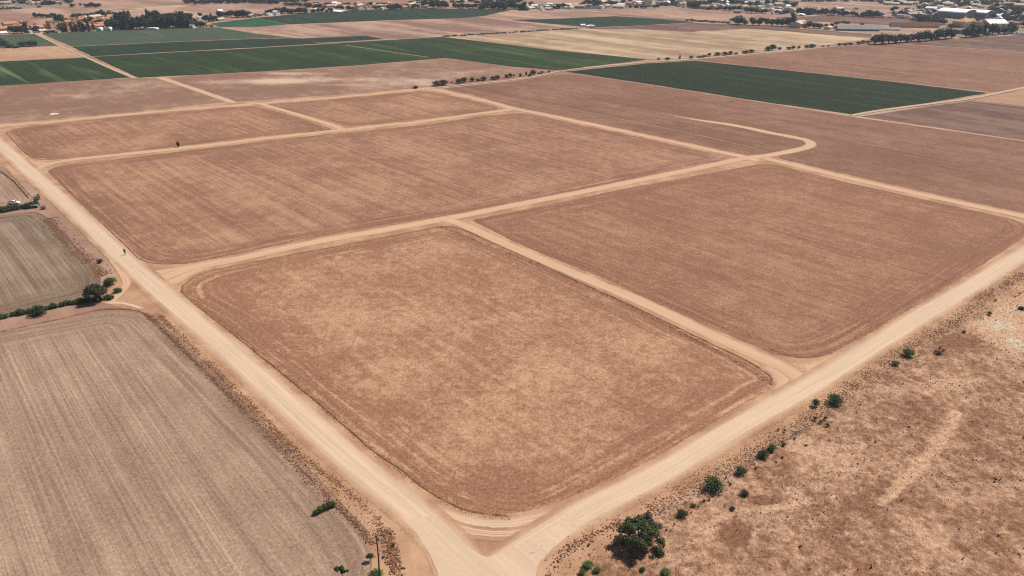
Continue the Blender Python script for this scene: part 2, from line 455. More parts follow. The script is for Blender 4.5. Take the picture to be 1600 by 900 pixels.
# one sheet of plain to the horizon
gv, gf = [], []
ys = [-400, -100, 0, 60, 120, 200, 300, 450, 650, 900, 1300, 2000, 3200, 5500]; xs = [-5500, -3000, -1500, -700, -300, 0, 300, 700, 1500, 3000, 5500]
for y in ys:
    for x in xs: gv.append((x, y, 0))
for j in range(len(ys) - 1):
    for i in range(len(xs) - 1):
        a = j * len(xs) + i; gf.append((a, a + 1, a + len(xs) + 1, a + len(xs)))
tag(mesh_obj('ground', gv, gf, M['plain']), kind='structure')

# bare earth between the tracks and the fields
sheet('bare_earth', [(-60, 197), (400, 158), (690, 134), (830, 160), (1290, 212), (1330, 235), (1700, 330), (1900, 260), (1900, 480), (1560, 480), (1290, 650),
                     (1000, 815), (830, 960), (560, 960), (575, 830), (490, 740), (330, 575), (240, 495), (150, 470), (200, 420), (90, 300), (-60, 250)], 0.036, M['earth'])

# --- the block of stubble fields
F1 = [(290, 474), (281, 453, 4), (291, 440, 3), (335, 421), (456, 397), (600, 370), (690, 352, 6), (722, 356, 6), (800, 391), (850, 413), (925, 448), (1000, 482), (1100, 530), (1165, 560),
      (1229, 599, 9), (1187, 617), (1113, 661), (1040, 707), (960, 754), (905, 786, 8), (850, 812, 8), (770, 812, 8), (707, 790, 6), (662, 763), (582, 700), (412, 557), (353, 511)]
sheet('field', F1, 0.045, M['stubble'], grid=1.1, edge_amp=.35, edge_step=1.0,
      blobs=[(470, 450, 40, 22, 0.075), (560, 490, 60, 30, 0.075), (480, 500, 60, 25, 0.068), (620, 600, 90, 50, 0.053), (820, 560, 120, 60, 0.038), (700, 690, 120, 50, 0.060), (960, 600, 60, 40, 0.060), (880, 600, 70, 30, 0.038),
             (1010, 540, 50, 30, 0.060), (940, 700, 80, 25, 0.030), (380, 480, 50, 25, -0.038), (720, 430, 110, 30, -0.030), (820, 750, 120, 25, -0.060), (1100, 590, 70, 25, -0.060), (560, 610, 60, 30, -0.015), (640, 500, 60, 15, 0.045)])
F2 = [(736, 344, 2), (800, 332), (1000, 290), (1190, 256, 3), (1216, 258, 2), (1330, 287), (1460, 315), (1620, 350), (1720, 368), (1720, 326), (1660, 357), (1610, 370), (1500, 440), (1400, 505), (1310, 549, 8), (1262, 561, 6), (1212, 555),
      (1100, 508), (1000, 462), (925, 428), (850, 398), (800, 376)]
F2 = [(736, 344, 2), (800, 332), (1000, 290), (1190, 256, 3), (1216, 258, 2), (1330, 287), (1460, 315), (1598, 346, 8), (1612, 364, 8), (1500, 436), (1400, 500), (1310, 549, 8), (1262, 561, 6), (1212, 555),
      (1100, 508), (1000, 462), (925, 428), (850, 398), (800, 376)]
sheet('field', F2, 0.045, M['stubble2'], grid=1.8, edge_amp=.35, edge_step=1.2,
      blobs=[(1210, 515, 60, 20, .10), (1130, 475, 50, 20, .08), (1300, 480, 60, 30, .04), (880, 360, 60, 20, .05), (1000, 400, 90, 30, .04), (1400, 340, 120, 30, -.06), (1480, 400, 80, 25, -.06), (1200, 300, 120, 20, .02)])
F3 = [(72, 265, 5), (110, 256, 5), (280, 237), (400, 222), (540, 207), (650, 196), (750, 182), (815, 176, 6), (850, 183), (950, 204), (1050, 226), (1142, 246, 2), (1120, 253), (1000, 277), (880, 302), (720, 333),
      (600, 354), (455, 379), (330, 405), (285, 413, 5), (226, 409, 5), (190, 379)]
sheet('field', F3, 0.045, M['stubble3'], grid=2.6, edge_amp=.35, edge_step=1.5,
      blobs=[(420, 290, 70, 25, .07), (560, 300, 90, 25, .08), (660, 320, 60, 15, .08), (300, 330, 60, 20, -.05), (480, 350, 80, 15, .02), (800, 240, 100, 25, -.03), (700, 220, 80, 15, -.03), (430, 340, 60, 15, -.07), (950, 240, 80, 10, .03)])
F4 = [(8, 206, 3), (30, 199, 4), (200, 181), (300, 173), (398, 165), (430, 174), (475, 186), (522, 203, 2), (400, 214), (279, 229), (150, 243), (90, 250, 5), (48, 246, 4)]
sheet('field', F4, 0.045, M['stubble3'], grid=3.0, edge_amp=.35, edge_step=1.5, blobs=[(240, 222, 40, 8, .10), (110, 200, 40, 6, .06), (80, 225, 50, 10, -.06), (340, 190, 60, 10, .05), (200, 205, 60, 6, -.03)])
F5 = [(417, 163, 2), (550, 152.5), (650, 143, 2), (672, 143, 2), (725, 154), (775, 166), (789, 171, 3), (745, 176), (650, 187.5), (545, 199, 2), (480, 181)]
sheet('field', F5, 0.045, M['stubble3'], grid=3.5, edge_amp=.35, edge_step=2.0, blobs=[(600, 165, 90, 8, .03)])
F6 = [(690, 138.5), (800, 127), (868, 116, 10), (900, 116.5), (1000, 131), (1200, 162), (1334, 183), (1600, 221), (1760, 245), (1760, 370), (1598, 333), (1449, 301), (1324, 273), (1222, 249), (1290, 232), (1275, 210),
      (1160, 200), (1160, 243), (1050, 218), (950, 196.5), (850, 176), (797, 165), (740, 149)]
F6 = [(690, 138.5), (800, 127), (868, 116, 10), (900, 116.5), (1000, 131), (1200, 162), (1334, 183), (1600, 221), (1760, 245), (1760, 370), (1598, 333), (1449, 301), (1324, 273), (1222, 249), (1212, 240), (1170, 243.5),
      (1050, 218), (950, 196.5), (850, 176), (797, 165), (740, 149)]
sheet('field', F6, 0.045, M['brown'], grid=5.0, edge_amp=.5, edge_step=2.0, blobs=[(1010, 190, 100, 6, .05), (1400, 260, 150, 25, -.03), (820, 135, 60, 6, -.03)])
sheet('field', [(-120, 141), (0, 134), (206, 121.5), (255, 121.5), (355, 159), (200, 176), (0, 193.5), (-120, 205)], 0.045, M['dusty'], grid=6.0, edge_step=3, edge_amp=.5,
      blobs=[(125, 151, 20, 3, .25), (60, 166, 40, 6, -.08), (150, 183, 80, 4, .06), (60, 183, 25, 2, .14), (100, 140, 30, 2, .12)])
sheet('field', [(263, 121), (400, 113), (560, 103), (696, 91, 20), (800, 105), (862, 113, 8), (800, 123.5), (700, 134), (664, 136.5), (550, 146.5), (366, 159), (312, 141)], 0.045, M['dusty'], grid=5.0, edge_step=3, edge_amp=.5,
      blobs=[(440, 115, 55, 2.2, .34), (430, 128, 60, 4, .26), (420, 126, 40, 3, .3), (470, 124, 50, 5, .2), (580, 124, 40, 5, .2), (620, 120, 20, 1.5, .2), (335, 128, 25, 3, .18), (660, 128, 50, 6, .28), (560, 133, 70, 3, .18),
             (720, 116, 60, 5, .1), (370, 143, 60, 4, -.10), (500, 138, 60, 4, -.05), (640, 105, 60, 5, -.06)])

# --- fields outside the block
F7 = [(-260, 560), (-60, 527), (100, 499), (180, 484, 5), (224, 489, 5), (262, 527), (385, 648), (440, 703), (510, 776), (552, 822, 4), (578, 862, 4), (584, 900), (590, 1010), (-500, 1010)]
sheet('field', F7, 0.045, M['tan'], grid=1.2, edge_amp=.3, edge_step=1.0)
F8 = [(-200, 355), (0, 337), (58, 330, 3), (78, 342, 3), (110, 376), (150, 420), (160, 440, 3), (140, 462, 4), (60, 480), (0, 495), (-200, 540)]
sheet('field', F8, 0.045, M['grey'], grid=1.8, edge_amp=.3, edge_step=1.2)
F9 = [(-160, 262), (-40, 252), (10, 262, 3), (36, 292), (54, 310, 2), (46, 319, 2), (0, 327), (-160, 343)]
sheet('field', F9, 0.045, M['tan'], grid=2.2, edge_amp=.3, edge_step=1.2)
# scrub with a slightly uneven surface
SCR = [(1900, 440), (1600, 455), (1545, 490), (1443, 545), (1350, 603), (1230, 692), (1165, 730), (1062, 790), (985, 838), (905, 885), (860, 960), (850, 1020), (2300, 1020)]
TRAIL = [(1495, 648), (1484, 668), (1472, 688), (1458, 706), (1440, 722), (1428, 738), (1414, 752), (1400, 766), (1386, 780), (1372, 790)]
LOOP = [(1178, 800), (1192, 797), (1206, 793), (1220, 791), (1180, 832), (1176, 846), (1168, 860)]
fill = lambda P: [(a[0] + (b[0] - a[0]) * t / 3, a[1] + (b[1] - a[1]) * t / 3) for a, b in zip(P, P[1:]) for t in range(3)]
scrub = sheet('scrubland', SCR, 0.05, M['scrub'], grid=.75, edge_amp=1.2, edge_step=1.2, relief=.35,
      blobs=[(x, y, 7, 5, .3) for x, y in fill(TRAIL)] + [(x, y, 6, 3.5, .26) for x, y in fill(LOOP[:4]) + fill(LOOP[4:])] + [(1560, 508, 40, 15, .85), (1592, 540, 26, 18, .9), (1578, 485, 32, 11, .7), (1530, 490, 30, 8, .18), (1585, 470, 40, 10, .2), (1150, 838, 24, 16, -.5), (1195, 785, 26, 8, -.5), (1240, 770, 15, 6, .25), (1215, 790, 50, 4, .2), (1500, 540, 40, 18, -.18),
             (1420, 650, 60, 25, -.12), (1520, 660, 60, 30, -.1), (1290, 720, 60, 30, .12), (1250, 690, 40, 25, .12), (1330, 830, 60, 40, -.03), (1460, 850, 50, 40, .05), (1560, 830, 60, 40, .0), (1400, 610, 40, 10, .10), (1010, 880, 60, 20, .06),
             (1370, 780, 60, 25, -.1), (1480, 600, 50, 14, .12), (1100, 830, 40, 20, .08)])
sheet('scrubland', [(2700, 380), (1900, 436), (1600, 458), (1443, 548), (1230, 695), (1062, 793), (905, 888), (855, 970), (800, 1250), (3200, 1250)], 0.04, M['scrub'])
# sheets of crops (a knee-high canopy)
def crop(name, pts, mat, z=0.15): return tag(sheet(name, pts, z, mat, edge_step=6, edge_amp=.8, skirt=0), kind='stuff')
crop('crop', [(-80, 103), (0, 96.5), (132, 90.5), (204, 121), (0, 134), (-80, 140)], M['g_strip'])
crop('crop', [(-80, 58), (0, 54.5), (55, 53.5), (92, 71), (0, 75), (-80, 79)], M['g_grey'])
crop('crop', [(66, 53), (160, 48), (325, 43), (340, 43), (400, 53), (460, 59), (400, 60), (250, 66), (112, 72.5)], M['g_grey'])
crop('crop', [(113, 73.5), (250, 67), (400, 61), (470, 60), (500, 68), (400, 74), (250, 82), (144, 88)], M['g_teal'])
crop('crop', [(473, 60.5), (570, 56), (600, 61), (500, 67)], M['g_teal'])
crop('crop', [(146, 89), (250, 83), (400, 75.5), (502, 69.5), (617, 62.5), (687, 58), (720, 61), (850, 77), (1010, 93), (925, 104), (876, 110), (800, 104), (696, 90.5), (560, 102), (400, 112), (216, 121.5)], M['g_lush'])
crop('crop', [(885, 112), (1010, 99.5), (1085, 95), (1200, 107), (1387, 127), (1542, 145.5), (1449, 161), (1334, 179), (1200, 160), (1000, 129)], M['g_deep'])
crop('crop', [(800, 31.5), (880, 29), (960, 25.5), (1020, 29), (1085, 35), (1000, 39.5), (928, 43), (860, 37)], M['g_teal'])
crop('crop', [(330, 37), (400, 28), (450, 38), (400, 42), (342, 42)], M['g_bright'])
crop('crop', [(402, 28), (477, 20.5), (541, 16.5), (600, 14.5), (650, 13), (800, 15), (756, 25), (725, 28), (600, 32), (452, 38)], M['g_teal'])
# bare fields around
sheet('field', [(-80, 79), (0, 75.5), (95, 72), (131, 89), (0, 96), (-80, 101)], 0.04, M['orange'])
sheet('field', [(335, 43.5), (400, 43), (600, 33), (740, 27), (800, 32), (860, 38), (905, 44), (800, 50.5), (700, 58), (610, 61), (572, 55), (465, 60), (400, 53)], 0.045, M['pink'])
sheet('field', [(700, 58.5), (800, 51.5), (905, 45), (1000, 41), (1085, 36), (1150, 40), (1250, 49), (1362, 60), (1290, 71), (1200, 80), (1080, 91), (1012, 92.5), (850, 76), (760, 66)], 0.04, M['gold'])
sheet('field', [(905, 45), (1000, 40), (1085, 35.8), (1200, 41), (1300, 48), (1365, 54), (1360, 59), (1260, 52), (1170, 44.5), (1080, 49.5), (1000, 46)], 0.07, M['mauve'], edge_step=8, edge_amp=5)
sheet('field', [(1090, 93.5), (1200, 84), (1300, 74), (1400, 68), (1500, 60), (1620, 53), (1700, 50), (1700, 130), (1600, 137), (1550, 144), (1387, 126), (1200, 106)], 0.05, M['brown'], grid=7, blobs=[(1450, 100, 200, 6, .05)])
sheet('field', [(1415, 69), (1500, 61), (1620, 54), (1700, 51), (1700, 90), (1600, 81.5), (1500, 74)], 0.07, M['mauve'])
sheet('field', [(1345, 182), (1449, 167), (1515, 158), (1640, 172), (1760, 190), (1760, 240), (1600, 219), (1450, 197)], 0.07, M['mauve'])
sheet('field', [(1520, 156.5), (1600, 141), (1700, 130), (1700, 178), (1600, 166)], 0.065, M['orange'])
sheet('field', [(740, 26.5), (800, 18.5), (940, 15.5), (1070, 15), (1180, 20), (1200, 26), (1130, 33), (1085, 34.5), (960, 25), (880, 28.5), (800, 31)], 0.045, M['pink'])
sheet('field', [(200, 13), (305, 6.5), (312, 10), (200, 15.5), (130, 18)], 0.04, M['gold'])
sheet('field', [(1210, 27), (1360, 23), (1440, 33), (1400, 40), (1300, 35), (1240, 33)], 0.05, M['mauve'])
sheet('field', [(1245, 4), (1380, 1), (1440, 8), (1380, 16), (1270, 14)], 0.045, M['pink'])

M['settled'] = soil_mat('settled_ground', A(128, 120, 98), A(180, 156, 132), rows=.2, patch=1 / 40, bands=.3, grain=.4, lo=.36, hi=.64)
sheet('settled_ground', [(1200, -40), (1360, -10), (1395, 12), (1400, 30), (1468, 44), (1490, 58), (1620, 50), (1720, 46), (1740, -40)], 0.03, M['settled'], edge_step=20, edge_amp=8)
sheet('settled_ground', [(925, -30), (928, 12), (1000, 14), (1130, 14), (1200, 20), (1245, 12), (1240, -30)], 0.031, M['settled'], edge_step=20, edge_amp=8)
sheet('settled_ground', [(800, 15), (860, 14.5), (940, 14.5), (940, 6), (850, 8), (800, 8)], 0.032, M['g_grey'], edge_step=20, edge_amp=6)
sheet('settled_ground', [(0, 52), (64, 51), (165, 47.5), (190, 30), (110, 25), (0, 40)], 0.033, M['orange'], edge_step=20, edge_amp=6)
sheet('settled_ground', [(-40, 12), (30, 14), (120, 8), (110, -30), (-40, -30)], 0.034, M['settled'], edge_step=20, edge_amp=8)
# --- tracks
M['track_main'] = track_mat('track_main', CORE, 1.1, streak=.72, alpha_in=1.25, alpha_out=1.75, wob=.16, m_in=.5, m_out=1.4)
M['track'] = track_mat('track_farm', A(222, 182, 148), 1.1, streak=.55, wob=.2, alpha_in=.95, alpha_out=1.4, m_in=.55, m_out=1.3)
M['trail'] = track_mat('trail_faint', A(238, 198, 166), 1.1, alpha_in=.3, alpha_out=1.2, streak=.4, wob=.6)
M['skid'] = track_mat('track_swept', CORE, 1.1, alpha_in=1.3, alpha_out=1.8, streak=.35, wob=.2, veil=.36, m_in=.6, m_out=1.3)
M['flare'] = track_mat('track_flare', A(222, 182, 148), 1.0, alpha_in=1.3, alpha_out=1.8, streak=.5, wob=.2, m_in=.5, m_out=1.4)
M['lane'] = track_mat('lane_far', A(206, 180, 148), 1.0, alpha_in=.9, alpha_out=1.3, streak=.4, wob=.2)
track('dirt_road', [(-60, 172), (0, 226), (31, 254), (78, 296), (125, 338), (230, 437), (374, 563), (538, 711), (651, 803), (729, 880), (800, 955), (870, 1030)], 2.35, 0.17, M['track_main'], crowned=True)
track('dirt_road', [(1760, 300), (1600, 397), (1527, 442), (1433, 498), (1327, 565), (1260, 606), (1162, 662), (1064, 722), (1000, 757), (920, 797), (840, 846), (770, 893), (690, 960)], 2.2, 0.172, M['track_main'], crowned=True)
track('dirt_road', [(610, 755), (655, 790), (705, 814), (765, 824), (830, 818), (890, 800), (950, 772)], 1.7, 0.105, M['skid'], fade=(.15, .15))
track('dirt_road', [(640, 775), (690, 815), (740, 832), (800, 835), (860, 822)], .9, 0.105, M['skid'], fade=(.2, .2))
track('dirt_road', [(800, 980), (806, 900), (830, 850), (900, 800)], 1.6, 0.105, M['skid'], fade=(0, .4))
track('dirt_road', [(640, 800), (680, 850), (700, 905), (705, 980)], 1.3, 0.105, M['skid'], fade=(.3, 0))
track('dirt_road', [(222, 428), (262, 425), (330, 411), (400, 398)], 1.9, 0.105, M['flare'], fade=(.2, .4))
track('dirt_road', [(235, 446), (270, 440), (300, 424), (350, 410)], 1.9, 0.105, M['flare'], fade=(.2, .4))
track('dirt_road', [(1200, 562), (1260, 575), (1310, 562), (1370, 530)], 1.6, 0.105, M['flare'], fade=(.3, .3))
track('dirt_road', [(1180, 556), (1222, 588), (1215, 618), (1170, 648)], 1.3, 0.105, M['flare'], fade=(.3, .3))
track('dirt_road', [(90, 262), (62, 256), (48, 256), (30, 246)], 1.9, 0.105, M['flare'], fade=(.3, .3))
track('dirt_road', [(215, 448), (255, 434), (302, 418), (379, 403), (456, 386), (532, 371), (599, 360), (720, 337.5), (800, 321.5), (900, 302), (1012, 279), (1100, 261), (1160, 248), (1200, 243), (1240, 235.5), (1266, 228), (1262, 220),
                    (1240, 214.5), (1200, 207), (1150, 196.5), (1075, 185), (1025, 175), (985, 168)], 1.9, 0.105, M['track'], taper=lambda t: 1.0 if t < .8 else 1.0 - (t - .8) * 2.0, fade=(0, .16))
track('dirt_road', [(52, 268), (70, 258), (110, 250), (150, 245.5), (279, 232.5), (400, 218), (540, 202.5), (650, 191), (750, 177.5), (800, 171)], 1.75, 0.105, M['track'])
track('dirt_road', [(-80, 206), (0, 197.5), (100, 188.5), (200, 179), (300, 170), (400, 162), (550, 150), (650, 140), (672, 139), (725, 150), (775, 162), (800, 169.5), (850, 179), (950, 200), (1050, 221.5), (1150, 243), (1185, 251)], 1.7, 0.10, M['track'])
track('dirt_road', [(402, 161), (475, 182), (540, 203)], 1.5, 0.108, M['track'])
track('dirt_road', [(690, 341), (720, 350), (760, 368), (851, 408), (1000, 471), (1100, 518), (1180, 554), (1230, 577), (1262, 602)], 1.75, 0.105, M['track'])
track('dirt_road', [(1195, 247), (1219, 253), (1324, 278), (1449, 306), (1598, 338), (1760, 374)], 1.9, 0.108, M['track'])
track('track', [(250, 121.5), (312, 142), (366, 161)], 1.9, 0.09, M['track'])
track('track', [(54, 52), (95, 72), (135, 90), (180, 110), (212, 123)], 1.0, 0.45, M['lane'])
track('track', [(112, 73), (250, 66.5), (400, 60.5), (470, 59)], .6, 0.46, M['lane'])
track('track', [(672, 138), (700, 135), (800, 125), (850, 117), (875, 111.5), (925, 105), (1012, 97), (1062, 94), (1090, 91.5), (1200, 82.5), (1300, 73), (1360, 66)], 1.7, 0.46, M['lane'], taper=lambda t: .6 if t < .3 or t > .6 else 1.0)
track('track', [(1330, 181), (1374, 173), (1449, 163), (1511, 155), (1558, 146), (1600, 137.5), (1700, 122)], 1.3, 0.45, M['lane'])
track('track', [(500, 68), (617, 62), (690, 57.5)], .8, 0.46, M['lane'])
track('track', [(540, 71), (670, 90)], .45, 0.46, M['lane'])
track('track', [(1415, 69.5), (1500, 74.5), (1600, 82)], .7, 0.1, M['lane'])
track('footpath', [(800, 152), (912, 175), (1062, 205), (1200, 237)], .15, 0.09, M['trail'], fade=(.2, 0))
track('footpath', [(170, 475), (180, 466), (190, 456), (198, 446), (197, 436), (190, 424), (176, 404)], .95, 0.09, M['track'], out=1.7)
track('footpath', [(172, 474), (192, 474), (218, 481), (240, 488)], .6, 0.092, M['trail'], fade=(0, .5))

k = NT('dirt_apron'); p = k.pos(); k.color(k.scale(CORE, k.math('ADD', k.math('MULTIPLY_ADD', k.math('SUBTRACT', k.noise(k.rows(p, ANG_A, 1.1, .03), 1.0, 4.0), .5), .42, .98), k.math('MULTIPLY', k.math('SUBTRACT', k.noise(p, 2.2, 4.0, .75), .5), .3))))
M['apron'] = k.m
sheet('dirt_road', [(634, 814), (650, 834, 1), (668, 861, 2), (683, 890, 2), (691, 930, 2), (694, 1000), (826, 1000), (827, 930, 2), (834, 902, 2), (846, 878, 2), (864, 857, 2), (888, 838, 1), (908, 822), (896, 808), (860, 826), (830, 842), (800, 857, 1), (776, 869, 1), (757, 872, 1), (735, 858, 1), (700, 832), (668, 808)], .1, M['apron'], edge_step=.25, edge_amp=.4)
# banks of turned soil at field edges and furrows
ridge('soil_bank', path2d([(284, 455), (302, 473), (353, 513), (412, 560), (500, 632), (582, 703), (629, 735), (662, 762), (707, 788), (740, 800), (790, 806)], .5), .5, .13, M['turned'], seed=1)
ridge('soil_bank', path2d([(690, 354), (722, 358), (800, 393), (850, 415), (925, 450), (1000, 484), (1100, 532), (1165, 563), (1194, 581), (1206, 592), (1204, 602)], .6), .45, .1, M['turned'], seed=2)
ridge('soil_bank', path2d([(284, 455), (290, 443), (330, 424), (456, 399), (600, 372), (690, 354)], .7), .45, .11, M['turned'], seed=3)
ridge('soil_bank', path2d([(1205, 546), (1230, 555), (1262, 559), (1300, 552)], .5), .5, .13, M['turned'], seed=4)
ridge('soil_bank', path2d([(76, 268), (190, 378), (226, 408), (285, 412), (330, 404), (456, 378)], .7), .5, .13, M['turned'], seed=5)
ridge('soil_bank', path2d([(9, 207), (48, 245), (90, 249)], 1.0), .5, .13, M['turned'], seed=6)
ridge('furrow', path2d([(1200, 357), (1262, 375), (1350, 401), (1480, 439)], 1.0), .28, .06, M['turned'], seed=7)
ridge('furrow', path2d([(0, 268), (22, 284), (45, 310)], .6), .6, .3, M['turned'], seed=9, amp=1.0)
ridge('furrow', path2d([(2, 519), (100, 497), (160, 484), (215, 486), (250, 505)], .6), .5, .15, M['turned'], seed=10, amp=.8)

# clods of earth thrown up beside the tracks
ico = bmesh.new(); bmesh.ops.create_icosphere(ico, subdivisions=1, radius=1.0)
ICO_V = [v.co.copy() for v in ico.verts]; ICO_F = [[v.index for v in f.verts] for f in ico.faces]; ico.free()
def clods(name, lines, mat, seed):
    rnd = random.Random(seed); V, F = [], []
    for pts, n, spread, smin, smax in lines:
        C = path2d(pts, .5); Nn = normals2d(C)
        for _ in range(n):
            i = rnd.randrange(len(C)); c = C[i] + Nn[i] * rnd.gauss(0, spread) + Vector((rnd.uniform(-.3, .3), rnd.uniform(-.3, .3)))
            if noise.noise(Vector((c.x * .25, c.y * .25, seed))) < rnd.uniform(-.9, .05): continue
            r = smin + (smax - smin) * rnd.random() ** 3; q = len(V); sx, sy, sz = rnd.uniform(.7, 1.4), rnd.uniform(.7, 1.4), rnd.uniform(.5, .9)
            a = rnd.uniform(0, 6.28); ca, sa = math.cos(a), math.sin(a)
            for v in ICO_V:
                k = 1 + rnd.uniform(-.25, .25); x, y = v.x * sx * r * k, v.y * sy * r * k
                V.append((c.x + x * ca - y * sa, c.y + x * sa + y * ca, .06 + r * .25 + v.z * sz * r * k))
            F += [[j + q for j in f] for f in ICO_F]
    return tag(mesh_obj(name, V, F, mat), kind='stuff')
clods('soil_clods', [
    ([(228, 490), (265, 527), (385, 646), (440, 705), (510, 776), (560, 822), (582, 850)], 6000, .30, .03, .15),
    ([(250, 494), (300, 542), (405, 646), (463, 706), (545, 768), (600, 830), (625, 905)], 5000, .36, .03, .14),
    ([(240, 492), (395, 646), (530, 772), (610, 870)], 4500, .8, .02, .1),
    ([(600, 830), (612, 850), (615, 880), (622, 905)], 420, .5, .05, .26)], M['turned'], 5)
clods('soil_clods', [
    ([(1600, 428), (1540, 463), (1481, 512), (1439, 532), (1348, 592), (1321, 612), (1235, 678), (1162, 717), (1064, 773), (1020, 800)], 19000, 1.1, .02, .11),
    ([(1600, 440), (1520, 490), (1440, 540), (1340, 605), (1180, 715), (1040, 800), (950, 838), (900, 855), (866, 890)], 7000, 1.9, .02, .12),
    ([(970, 815), (900, 850), (870, 876), (855, 910)], 500, .4, .05, .2)], M['turned'], 6)
clods('soil_clods', [([(72, 342), (100, 372), (140, 410), (165, 430)], 5200, 1.2, .03, .16), ([(20, 275), (45, 305)], 160, .4, .05, .2)], M['turned'], 7)
clods('soil_clods', [([(284, 455), (412, 560), (582, 703), (662, 762), (740, 802), (800, 808)], 3500, .35, .02, .1), ([(690, 355), (900, 440), (1100, 538), (1209, 600)], 3500, .35, .03, .11)], M['turned'], 8)

# dry weeds over the scrub
def weeds(name, n, mat, seed, region, smin, smax, thr):
    rnd = random.Random(seed); V, F = [], []
    loop = outline(region); L = np.array([(p.x, p.y) for p in loop]); lo, hi = L.min(0), L.max(0); k = 0
    xy = np.random.RandomState(seed).uniform(lo, hi, (n * 4, 2)); xy = xy[inside(xy, loop)]
    for x, y in xy:
        if k >= n: break
        if noise.fractal(Vector((x * .09, y * .09, seed)), 1, 2, 3) < thr + rnd.uniform(-.4, .4): continue
        k += 1; r = rnd.uniform(smin, smax) * (1 + 2 * (rnd.random() ** 8))
        zb = .05 + .35 * (noise.fractal(Vector((x * .07, y * .07, 1.0)), 1.0, 2.0, 4) * .5 + .5)
        for b in range(4):
            a = rnd.uniform(0, 6.28); q = len(V); h = r * rnd.uniform(.6, 1.3); dx, dy = math.cos(a) * r * .5, math.sin(a) * r * .5
            V += [(x - dy * .5, y + dx * .5, zb - .05), (x + dy * .5, y - dx * .5, zb - .05), (x + dx + dy * .3, y + dy - dx * .3, zb + h), (x + dx - dy * .3, y + dy + dx * .3, zb + h * .9)]
            F.append((q, q + 1, q + 2, q + 3))
    return tag(mesh_obj(name, V, F, mat), kind='stuff')
M['weed_brown'] = foliage_mat('weed_brown', A(104, 74, 54), A(146, 108, 80))
M['weed_straw'] = foliage_mat('weed_straw', A(190, 150, 112), A(226, 190, 150))
SCRV = [(1640, 440), (1545, 495), (1443, 550), (1350, 608), (1230, 697), (1165, 737), (1062, 797), (985, 845), (920, 905), (1640, 930)]
weeds('dry_weeds', 1700, M['weed_brown'], 11, SCRV, .06, .15, .05)
weeds('dry_grass', 7000, M['weed_straw'], 12, SCRV, .05, .13, .05)

# ------------------------------------------------------------------ plants
ORD = ['first', 'second', 'third', 'fourth', 'fifth', 'sixth', 'seventh', 'eighth', 'ninth', 'tenth', 'eleventh', 'twelfth', 'thirteenth', 'fourteenth', 'fifteenth', 'sixteenth']
def crown_mesh(name, lobes, n, leaf, seed, mat, parent, fill=.35, droop=0.0, aspect=.6):
    """leaf clumps spread through lobes (cx, cy, cz, rx, ry, rz)"""
    rs = np.random.RandomState(seed); wts = np.array([l[3] * l[4] + l[4] * l[5] + l[3] * l[5] for l in lobes]); wts = wts / wts.sum()
    L = np.array(lobes)[rs.choice(len(lobes), n, p=wts)]
    d = rs.normal(size=(n, 3)); d /= np.linalg.norm(d, axis=1)[:, None]
    r = 1 - fill * rs.random_sample(n) ** 1.6
    bumps = 1 + .16 * np.sin(d[:, 0] * 5 + L[:, 0] * 9) * np.sin(d[:, 1] * 6 + L[:, 1] * 7) + .12 * np.sin(d[:, 2] * 9 + d[:, 0] * 7)
    c = L[:, :3] + d * L[:, 3:] * (r * bumps)[:, None]
    nrm = d * .9 + rs.normal(size=(n, 3)) * .55 + np.array([0, 0, .25]); nrm /= np.linalg.norm(nrm, axis=1)[:, None]
    t = np.cross(nrm, rs.normal(size=(n, 3))); t /= np.linalg.norm(t, axis=1)[:, None]
    b = np.cross(nrm, t)
    s = leaf * rs.uniform(.55, 1.35, n)[:, None]; a = aspect * s
    P = np.stack([c - t * s, c + b * a - nrm * s * .25 * droop, c + t * s, c - b * a - nrm * s * .25 * droop], 1).reshape(-1, 3)
    me = bpy.data.meshes.new(name); me.from_pydata(P.tolist(), [], np.arange(4 * n).reshape(n, 4).tolist()); me.materials.append(mat)
    return link(bpy.data.objects.new(name, me), parent)
def limbs(name, trunk_pts, rad, branches, mat, parent):
    b = MB(); b.tube(trunk_pts, rad, 7)
    for pts, r in branches: b.tube(pts, r, 5)
    return b.build(name, mat, parent, True)
M['bark'] = plain_mat('bark', A(120, 98, 80, .7), .3, 6, .9)
M['leaf_dark'] = foliage_mat('leaf_dark', (.016, .026, .012, 1), (.042, .062, .028, 1))
M['leaf_bush'] = foliage_mat('leaf_bush', (.014, .028, .010, 1), (.045, .078, .022, 1), (.10, .15, .05, 1))
M['leaf_bright'] = foliage_mat('leaf_bright', (.03, .06, .015, 1), (.075, .14, .03, 1), (.15, .21, .06, 1))
M['leaf_olive'] = foliage_mat('leaf_olive', (.034, .045, .026, 1), (.078, .092, .056, 1), (.13, .14, .10, 1))
M['leaf_acacia'] = foliage_mat('leaf_acacia', (.030, .042, .018, 1), (.085, .100, .045, 1), (.15, .16, .09, 1))
M['leaf_dull'] = foliage_mat('leaf_dull', (.06, .065, .035, 1), (.12, .12, .07, 1))
M['leaf_far'] = foliage_mat('leaf_far', (.016, .025, .014, 1), (.036, .052, .027, 1))
M['leaf_euca'] = foliage_mat('leaf_euca', (.020, .030, .020, 1), (.044, .058, .036, 1))

